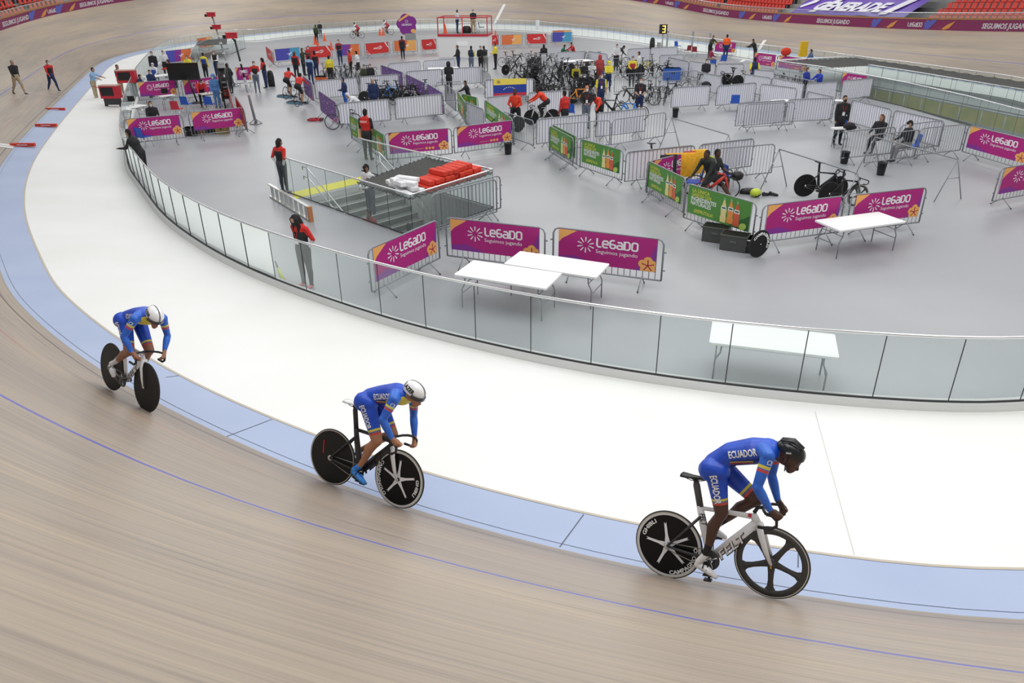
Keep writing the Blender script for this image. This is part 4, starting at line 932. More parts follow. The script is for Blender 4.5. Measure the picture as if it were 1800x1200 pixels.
hero(m3, dict(hipR=(.46, -.095, 1.12), hipL=(.46, .095, 1.11), waist=(.58, 0, 1.22), chest=(.78, 0, 1.27), upper=(.88, 0, 1.275), neck=(.93, 0, 1.29), head=(1.03, 0, 1.30), tilt=(-28,),
  shR=(.90, -.185, 1.26), elR=(.84, -.28, 1.02), wrR=(.93, -.215, .84), haR=(.985, -.19, .775), shL=(.90, .185, 1.25), elL=(.86, .29, 1.0), wrL=(.94, .22, .83), haL=(.99, .19, .765),
  kneeR=(.70, -.12, .77), ankR=(.30, -.115, .50), heelR=(.21, -.12, .43), toeR=(.32, -.125, .31), kneeL=(.76, .11, .78), ankL=(.52, .11, .36), heelL=(.47, .12, .27), toeL=(.63, .125, .22), hem=(.72,), t1=(.0, -.035), t2=(-.02, -.03)),
  BSK, 'white', WSH, 2, 'person racing in a blue skinsuit, white helmet and white socks, last of the three', True)
# ---------------------------------------------------------------- outer boards and stands
def proj(p):
    q = Vector(p)-EYE; w = q.dot(VF); return 900+FPX*q.dot(VR)/w, 600-FPX*q.dot(VU)/w, w
BH_ = .70
def outer(i, off=0.0, dz=0.0):
    p = tp(i, TW); n = outward(i % ND); return Vector((p.x+n.x*off, p.y+n.y*off, p.z+dz))
def oidx(px, py, dz=0.5):
    best = None
    for i in range(ND):
        p = outer(i, .1, dz)
        if p.y < 25: continue
        x, y, w = proj(p)
        if w < 5: continue
        d = (x-px)**2+(y-py)**2
        if best is None or d < best[0]: best = (d, i)
    return best[1]
vis = [i for i in range(ND) if outer(i).y > 12]
I0, I1 = vis[0], vis[-1]
BP = M('board_plum', (.20, .012, .085), .5); COP = M('board_coping', (.62, .34, .16), .5)
g = G()
def strip(g, i0, i1, off, z0, z1, mat, step=1):
    vs = []; 
    ii = list(range(i0, i1+1, step))
    for i in ii: a = outer(i, off, z0); b = outer(i, off, z1); vs += [a, b]
    g.add(vs, [(2*k, 2*k+2, 2*k+3, 2*k+1) for k in range(len(ii)-1)], mat)
strip(g, I0, I1, .06, -.02, BH_, BP)
g.make('advertising_board', None, 'long plum advertising board reading SEGUIMOS JUGANDO and LEGADO around the far top of the track', 'advertising board')
board = bpy.data.objects['advertising_board']
g = G()
for k, i in enumerate(range(I0, I1)):
    vs = []
    for q in (i, i+1): vs += [outer(q, .03, BH_), outer(q, .03, BH_+.1), outer(q, .30, BH_+.1), outer(q, .3, BH_)]
    g.add(vs, [(0, 4, 5, 1), (1, 5, 6, 2), (2, 6, 7, 3)], COP)
cop = g.make('board_coping', board)
def along(g, i, x, z, off=.045):
    s = i+x/.5; a = int(math.floor(s)); f = s-a; p = outer(a, off, z).lerp(outer(a+1, off, z), f); return p
def board_text(g, txt, i, size, z, mat, bold=.02, width=None, wm=False):
    if wm:
        h = G(); wordmark(h, 0, 0, size, mat); g.add([along(g, i, v[0]-2*size, z+v[2]) for v in h.v], h.f, mat); return
    vs, fs, w = text_tris(txt, size, bold, .18); k = width/w if width else 1
    g.add([along(g, i, (x-w/2)*k, z+y) for x, y in vs], fs, mat)
BPP = M('board_print', (.62, .58, .62), .6)
for px, py in ((28, 42), (169, 8), (1095, 8), (1257, 28), (1464, 42), (1775, 48)): board_text(g, 'SEGUIMOS JUGANDO', oidx(px, py), .46, .17, BPP, .03, 3.9 if px > 1300 else 4.4)
for px, py in ((95, 18), (1176, 17), (1352, 35), (1606, 49)): board_text(g, '', oidx(px, py), .32, .17, BPP, wm=True)
for px, py in ((75, 27), (117, 13), (1149, 12), (1200, 20), (1317, 32), (1384, 38), (1560, 47), (1660, 50)):
    i = oidx(px, py); a = M('board_orange', (.62, .26, .06), .6); b = M('board_blue', (.09, .10, .42), .6)
    g.add([along(g, i, -1.4+.9*cos(t)*.3, .35+.33*sin(t), .04) for t in [2*pi*k/8 for k in range(8)]], [tuple(range(8))], b)
    g.add([along(g, i, x, z, .042) for x, z in ((-1.1, .68), (-.6, .68), (-1.2, .05), (-1.7, .05))], [(0, 1, 2, 3)], b)
    g.add([along(g, i, x, z, .038) for x, z in ((-.5, .2), (-.1, .1), (.3, .38), (.9, .62), (.5, .15), (.1, .02))], [(0, 1, 2, 3, 4, 5)], a)
g.make('board_lettering', board)
g = G(); strip(g, I0, I1, .35, BH_+.1, BH_+.42, GLASS, 2); g.tube([outer(i, .35, BH_+.44) for i in range(I0, I1, 3)], .03, CHROME, 5); g.make('parapet_glass', board)
# terraces
CONC = noisy('terrace_concrete', (.20, .20, .195), (.26, .26, .25), 1.5, .85)
rows = []
for i in range(I0, I1):
    r = [outer(i, .36, .0)]
    for k in range(9): r += [outer(i, .9+k*.8, .12+k*.42), outer(i, 1.7+k*.8, .12+k*.42)]
    r += [outer(i, 8.1, 4.6), outer(i, 8.1, 8)]
    rows.append(r)
loft('terrace', rows, CONC, closed=False)
SEATR = M('red_seat_plastic', (.62, .035, .02), .45); SEATO = M('orange_seat_plastic', (.66, .12, .05), .45)
def seat_mesh(mat):
    g = G(); g.box((.02, 0, .40), (.40, .42, .05), mat, taper=1.06); g.add([(-.16, -.21, .42), (-.16, .21, .42), (-.24, .19, .80), (-.24, -.19, .80), (-.20, -.21, .42), (-.20, .21, .42), (-.28, .19, .80), (-.28, -.19, .80)], [(0, 1, 2, 3), (7, 6, 5, 4), (3, 2, 6, 7), (0, 3, 7, 4), (1, 5, 6, 2)], mat)
    g.box((-.02, 0, .2), (.08, .3, .4), DARK); return g.mesh('seat')
sm = {0: seat_mesh(SEATO), 1: seat_mesh(SEATR)}; nseat = 0
for (pa, pb, rws, what) in (((1178, 8), (1238, 12), (0, 1, 2), 'by the first aisle'), ((1250, 18), (1345, 28), (0, 1, 2, 3), 'left of the purple cloth banner'), ((1615, 38), (1800, 38), (0, 1, 2, 3, 4), 'right of the purple cloth banner'),
      ((22, 30), (70, 12), (0, 1, 2, 3), 'in the far left corner of the hall'), ((84, 8), (135, 2), (0, 1, 2), 'left above the curved board')):
    a, b = sorted((oidx(*pa, 1.2), oidx(*pb, 1.2))); b = b+(8 if what.startswith('right') else 0)
    for k in rws:
        for i in range(a, b+1):
            o = bpy.data.objects.new('stadium_seat', sm[0 if k == 0 else 1]); link(o); p = outer(i, 1.25+k*.8, .12+k*.42); n = outward(i % ND); o.location = p; o.rotation_euler.z = math.atan2(-n.y, -n.x)
            tag(o, ('orange' if k == 0 else 'red')+' plastic stadium seat '+what, 'seat', ('orange' if k == 0 else 'red')+' stadium seats '+what); nseat += 1
# cloth banner over the seats
a, b = oidx(1382, 30, 1.2), oidx(1580, 40, 1.2); PV_ = M('violet_cloth', (.13, .05, .42), .32); SHN = M('cloth_white', (.78, .76, .84), .3)
g = G(); vs = []; n = (b-a)
for i in range(a, b+1):
    for k in range(9): vs.append(outer(i, .5+k*.40, BH_+.10+k*.215+.03*sin(i*1.3+k*.9)+.03*sin(i*.5)))
g.add(vs, [(i*9+k, (i+1)*9+k, (i+1)*9+k+1, i*9+k+1) for i in range(n) for k in range(8)], PV_, True)
def cl(x, u, h=.03): s = a+x*n; q = int(s); p = outer(q, .5+3.2*u, BH_+.10+1.72*u+h).lerp(outer(q+1, .5+3.2*u, BH_+.10+1.72*u+h), s-q); return p
vs, fs, w = text_tris('GENERADE', 1, .05, .35); g.add([cl(.17+.62*x/w, .16+.36*y/.75, .10) for x, y in vs], fs, SHN)
g.add([cl(x, u, .10) for x, u in ((.05, .7), (.10, .8), (.09, .62), (.02, .28), (.04, .2), (.12, .45), (.13, .75), (.07, .95))], [tuple(range(8))], SHN)
g.add([cl(x, u, .08) for x, u in ((.84, .05), (.97, .95), (.90, .95), (.78, .05))], [(0, 1, 2, 3)], SHN); g.add([cl(x, u, .085) for x, u in ((.22, .05), (.40, .98), (.36, .98), (.16, .05))], [(0, 1, 2, 3)], SHN)
g.make('cloth_banner', None, 'violet cloth banner lettered GENERADE spread over the stand seats', 'banner')
a, b = oidx(2, 50, 1.0), oidx(16, 38, 1.0); g = G(); vs = []
for i in range(a-6, b+1):
    for k in range(5): vs.append(outer(i, .5+k*.5, BH_+.05+k*.27))
nn_ = b-a+6; g.add(vs, [(i*5+k, (i+1)*5+k, (i+1)*5+k+1, i*5+k+1) for i in range(nn_) for k in range(4)], PV_, True)
g.add([v+Vector((0, 0, .03)) for v in vs[:]], [(i*5+1, (i+1)*5+1, (i+1)*5+2, i*5+2) for i in range(nn_)], M('board_orange', (.62, .26, .06), .6)); g.make('cloth_banner', None, 'violet and orange cloth banner at the left edge of the stand', 'banner')
# ---------------------------------------------------------------- near stair well
DK = 3.0
WALLW = M('wall_paint', (.58, .60, .59), .7); STP = noisy('stair_concrete', (.20, .215, .20), (.27, .285, .27), 2, .8); YELF = M('yellow_floor_mark', (.72, .66, .02), .5); NOSE = M('stair_nosing', (.5, .5, .46), .6)
A0, B0, C0, D0 = HOLE1; ex = (B0-A0); L1 = ex.length; exn = ex.normalized()
g = G()
for p, q in ((A0, B0), (B0, C0), (C0, D0), (D0, A0)): g.add([p-Vector((0, 0, DK)), q-Vector((0, 0, DK)), q, p], [(0, 1, 2, 3)], WALLW)
g.add([p-Vector((0, 0, DK)) for p in (A0, B0, C0, D0)], [(0, 1, 2, 3)], STP)
g.make('stairwell_wall', kind='structure')
g = G(); ns = 13; run = .30; rise = .17; wv = (D0-A0)
for k in range(ns):
    a = A0+exn*(k*run); z1 = -rise*(k+1); q = [a, a+exn*run, a+exn*run+wv, a+wv]
    g.add([Vector((v.x, v.y, zz)) for zz in (-DK, z1) for v in q], [(4, 5, 6, 7), (0, 1, 5, 4), (1, 2, 6, 5), (2, 3, 7, 6), (3, 0, 4, 7)], STP)
    g.add([Vector((v.x, v.y, z1+.004)) for v in (a+exn*(run-.05), a+exn*run, a+exn*run+wv, a+exn*(run-.05)+wv)], [(0, 1, 2, 3)], NOSE)
g.make('stair_flight', kind='structure')
P4 = [at(x, y, .004) for x, y in ((512, 338), (640, 309), (648, 318), (520, 349))]
g = G(); g.poly(P4, YELF); g.make('floor_marking', kind='structure')
E2 = [(H1[0].x, H1[0].y), (H1[1].x, H1[1].y)]; E3 = [(H1[3].x, H1[3].y), (H1[2].x, H1[2].y)]; E4 = [(H1[1].x, H1[1].y), (H1[2].x, H1[2].y)]
balustrade(E2, 'glass balustrade on the near side of the stairwell opening', base=.02, step=1.0); balustrade(E3, 'glass balustrade on the far side of the stairwell opening', base=.02, step=1.0); balustrade(E4, 'glass balustrade at the closed end of the stairwell opening', base=.02, step=1.3)
NET = noisy('dark_net', (.04, .042, .04), (.075, .075, .07), 30, .9)
def net(Q, sag, z, label, rope=True):
    Q = [Vector((q.x, q.y, 0)) for q in Q]
    g = G(); n = 12; vs = []
    for i in range(n+1):
        for k in range(n+1):
            u, v = i/n, k/n; p = Q[0].lerp(Q[1], u).lerp(Q[3].lerp(Q[2], u), v); s = 16*u*(1-u)*v*(1-v); vs.append((p.x, p.y, z-sag*min(1, s*1.3)+.012*sin(i*2.1+k*1.7)))
    g.add(vs, [(i*(n+1)+k, (i+1)*(n+1)+k, (i+1)*(n+1)+k+1, i*(n+1)+k+1) for i in range(n) for k in range(n)], NET, True)
    o = g.make('safety_net', None, label, 'net'); g = G()
    for a, b in ((0, 1), (1, 2), (2, 3), (3, 0)):
        P = [Q[a].lerp(Q[b], t/30)+Vector((0, 0, z+.02-(.05 if t % 2 else 0))) for t in range(31)]; g.tube(P, .012, BLACK, 4)
    g.make('net_lacing', o); return o
NQ = [H1[0].lerp(H1[1], .66), H1[1], H1[2], H1[3].lerp(H1[2], .55)]
net(NQ, .16, 1.02, 'dark safety net stretched over the stairwell, loaded with foam pads')
g = G()
for s in (0, 1):
    a = (A0 if s == 0 else D0)+(D0-A0).normalized()*(.25 if s == 0 else -.25); c = a+exn*3.2-Vector((0, 0, 3.2/.3*.17))
    g2 = G(); 
    for hh in (.9, .6): g2.tube([a+exn*-.25+Vector((0, 0, hh-.1)), a+exn*-.25+Vector((0, 0, hh)), a+Vector((0, 0, hh)), c+Vector((0, 0, hh))], .02, CHROME, 6)
    for t in (0, .33, .66, .95): q = a.lerp(c, t); g2.tube([q+Vector((0, 0, -.1)), q+Vector((0, 0, .9))], .015, CHROME, 5)
    g2.make('stair_handrail', None, ('near' if s == 0 else 'far')+' tubular steel handrail going down the stairs', 'handrail')
# foam pads on the net and on the blue band
RF = noisy('red_foam', (.60, .035, .018), (.72, .06, .03), 14, .7); WF = M('white_foam', (.80, .80, .82), .6)
def pad_mesh(mat, L=.60, w=.165, h=.14):
    g = G(); e = .02; vs = []
    for z, s in ((0, e), (e, 0), (h-e, 0), (h, e)): vs += [(-L/2+s, -w/2+s, z), (L/2-s, -w/2+s, z), (L/2-s, w/2-s, z), (-L/2+s, w/2-s, z)]
    g.add(vs, [(3, 2, 1, 0), (12, 13, 14, 15)]+[(4*i+j, 4*i+(j+1) % 4, 4*i+4+(j+1) % 4, 4*i+4+j) for i in range(3) for j in range(4)], mat); return g.mesh('foam_pad')
pm = {0: pad_mesh(RF), 1: pad_mesh(WF, .66, .2, .13)}
eB = (H1[2]-H1[1]); LB_ = eB.length; nk = 0
for lay, (u0, u1) in enumerate(((.24, .93), (.27, .90), (.42, .80))):
    n = int((u1-u0)*LB_/.185)
    for q in range(n):
        u = u0+(u1-u0)*(q+.5)/n; p = H1[1]+eB*u+exn*(-.40-.03*lay+random.uniform(-.05, .05)); o = bpy.data.objects.new('foam_pad', pm[0]); link(o); o.location = (p.x, p.y, .965+lay*.145)
        o.rotation_euler = (0, 0, math.atan2(exn.y, exn.x)+random.uniform(-.07, .07)); tag(o, 'red foam pad heaped on the dark net over the stairwell', 'foam pad', 'red foam pads heaped on the net')
for q in range(int(.45*LB_/.19)):
    u = .25+.45*q/int(.45*LB_/.19); p = H1[1]+eB*u+exn*(-1.0+random.uniform(-.12, .05)); o = bpy.data.objects.new('foam_pad', pm[0]); link(o); o.location = (p.x, p.y, .92); o.rotation_euler = (0, 0, math.atan2(exn.y, exn.x)+random.uniform(-.5, .5)); tag(o, 'red foam pad heaped on the dark net over the stairwell', 'foam pad', 'red foam pads heaped on the net')
for k in range(9):
    p = H1[1]+eB*(.05+.035*(k % 4)+.02*(k//4))+exn*(-.45-.28*(k // 4)-.05*(k % 2)); o = bpy.data.objects.new('foam_pad', pm[1]); link(o); o.location = (p.x, p.y, .99+.11*((k*5) % 3)); o.rotation_euler.z = math.atan2(exn.y, exn.x)+(.3 if k % 2 else -.2)
    tag(o, 'white foam pad piled at the near end of the red ones', 'foam pad', 'white foam pads piled on the net')
for px, py, w_ in ((98, 194, .62), (82, 222.5, .62), (41, 257, .62)):
    p = hit(px, py); g = G(); g.box((0, 0, .06), (.95, .12, .12), RF); g.box((0, -.0605, .06), (.42, .003, .025), WPRINT); o = g.make('foam_pad', None, {98: 'red foam marker pad on the blue band, farthest of the row', 82: 'red foam marker pad on the blue band, middle of the row', 41: 'red foam marker pad on the blue band at the finish line'}[px], 'foam pad'); o.location = p+Vector((0, 0, .0)); o.rotation_euler.z = -.03
# ladder lying on its side by the stairwell
a, b = at(476, 346, 0), at(548, 390, 0); d = (b-a).normalized(); Ld = (b-a).length; nn = Vector((-d.y, d.x, 0)); ALU = M('aluminium', (.62, .62, .60), .35, .8); lad = empty('ladder', tuple(a), 0, 'aluminium step ladder lying on its side beside the stairwell', 'ladder')
for zz, nm in ((.03, 'rail'), (.40, 'rail')): g = G(); g.box((0, 0, 0), (Ld, .09, .03), ALU); o = g.make(nm, lad); o.location = d*(Ld/2)+Vector((0, 0, zz)); o.rotation_euler.z = math.atan2(d.y, d.x)
for k in range(8): g = G(); g.box((0, 0, 0), (.035, .08, .36), ALU); o = g.make('rung', lad); o.location = d*(Ld*(k+.6)/8.4)+Vector((0, 0, .215)); o.rotation_euler.z = math.atan2(d.y, d.x)
g = G(); g.box((0, 0, 0), (.10, .11, .43), M('orange_end', (.5, .2, .08), .5)); o = g.make('end_cap', lad, 'orange end cap'); o.location = d*(Ld-.03)+Vector((0, 0, .215)); o.rotation_euler.z = math.atan2(d.y, d.x)
# ---------------------------------------------------------------- right-hand pit
g = G(); P = HOLE2; DP = 1.35
GW = noisy('pit_green_wall', (.30, .33, .03), (.44, .38, .05), 1.2, .7); PG = M('pit_grey', (.34, .37, .35), .7)
far = P[:3]; nearp = P[3:]
for k in range(2):
    g.add([far[k]-Vector((0, 0, 1.15)), far[k+1]-Vector((0, 0, 1.15)), far[k+1]-Vector((0, 0, .35)), far[k]-Vector((0, 0, .35))], [(0, 1, 2, 3)], GW); g.add([far[k]-Vector((0, 0, .35)), far[k+1]-Vector((0, 0, .35)), far[k+1], far[k]], [(0, 1, 2, 3)], WHITE)
n2 = (nearp[0]-far[2]).normalized()
for k in range(2):
    a, b = far[k], far[k+1]; s = n2*.12
    g.add([a-Vector((0, 0, 1.15)), b-Vector((0, 0, 1.15)), b+s-Vector((0, 0, 1.15)), a+s-Vector((0, 0, 1.15))], [(0, 1, 2, 3)], WALLW)
    g.add([a+s-Vector((0, 0, DP)), b+s-Vector((0, 0, DP)), b+s-Vector((0, 0, 1.15)), a+s-Vector((0, 0, 1.15))], [(0, 1, 2, 3)], PG)
g.add([p-Vector((0, 0, DP)) for p in P], [tuple(range(len(P)))], PG)
for k in range(2, len(P)): a, b = P[k], P[(k+1) % len(P)]; g.add([a-Vector((0, 0, DP)), b-Vector((0, 0, DP)), b, a], [(0, 1, 2, 3)], WALLW)
g.make('pit_wall', kind='structure')
r1 = [at(x, y, 1.1) for x, y in ((1365, 107), (1450, 118.5), (1593, 145.5), (1700, 169), (1830, 203))]; r2 = [at(x, y, 1.1) for x, y in ((1525, 114), (1600, 125.5), (1700, 142), (1830, 163))]
balustrade([(p.x, p.y) for p in r1], 'glass balustrade on the near side of the green-walled opening at right', base=.02, step=1.3); balustrade([(p.x, p.y) for p in r2], 'glass balustrade on the far side of the green-walled opening at right', base=.02, step=1.3)
g = G()
for k in range(len(r2)-1):
    a, b = r2[k], r2[k+1]; a = Vector((a.x, a.y, -.05)); b = Vector((b.x, b.y, -.05)); g.tube([a, b], .06, STEEL, 4)
    for t in (0, .33, .66): q = a.lerp(b, t); g.tube([q, q-Vector((0, 0, 1.3))], .03, STEEL, 5)
g.make('trim_4', kind='structure')
Q = [at(x, y, 1.1) for x, y in ((1366, 107), (1504, 100), (1525, 112), (1400, 110))]
Q = [at(1367, 107, 1.1), at(1504, 100, 1.1), at(1527, 113.5, 1.1), at(1452, 118, 1.1)]; net(Q, .1, 1.06, 'dark safety net stretched over the left end of the opening at right')
Q = [at(1504, 100, 1.1), at(1830, 147, 1.1), at(1830, 162, 1.1), at(1527, 113, 1.1)]; net(Q, .05, 1.06, 'long dark safety net between balustrade and track at upper right')
g = G(); a, b = at(1366, 106, 1.12), at(1504, 99, 1.12); g.tube([a, b], .05, WHITE, 6); o = g.make('net_pole', None, 'white pole edging the dark net at upper right', 'pole')

# small netted opening at the far left
Q = [at(x, y, 1.1) for x, y in ((343, 79), (350, 71), (399, 66), (398, 77))]; net(Q, .12, 1.06, 'small dark net stretched over the far left opening beyond the officials area')
r3 = [at(x, y, 1.1) for x, y in ((334, 100), (338, 88), (345, 79), (358, 72), (377, 67), (398, 64))]; balustrade([(p.x, p.y) for p in r3], 'curved glass balustrade around the small far left opening', base=.02, step=1.1)
r4 = [at(x, y, 1.1) for x, y in ((402, 72), (428, 63))]; balustrade([(p.x, p.y) for p in r4], 'short glass balustrade panels right of the small far left opening', base=.02, step=1.1)
p = at(945, 54, 0); g = G(); g.box((0, 0, .6), (.42, .3, 1.2), M('white_panel', (.74, .74, .74), .6)); g.box((0, 0, 1.215), (.46, .34, .03), STEEL); o = g.make('white_pillar', None, 'short white pillar at the far balustrade right of the podium', 'pillar'); o.location = p
for x, y, l in ((1172, 82, 'grey post left of the blue chair at the far balustrade'), (1216, 84, 'grey post behind the folded dark red chairs'), (1246, 88, 'grey post left of the far magenta banner')):
    p = at(x, y, 0); g = G(); g.box((0, 0, .65), (.16, .16, 1.3), STEEL); g.box((0, 0, 1.31), (.2, .2, .03), STEEL); o = g.make('fence_post', None, l, 'post'); o.location = p
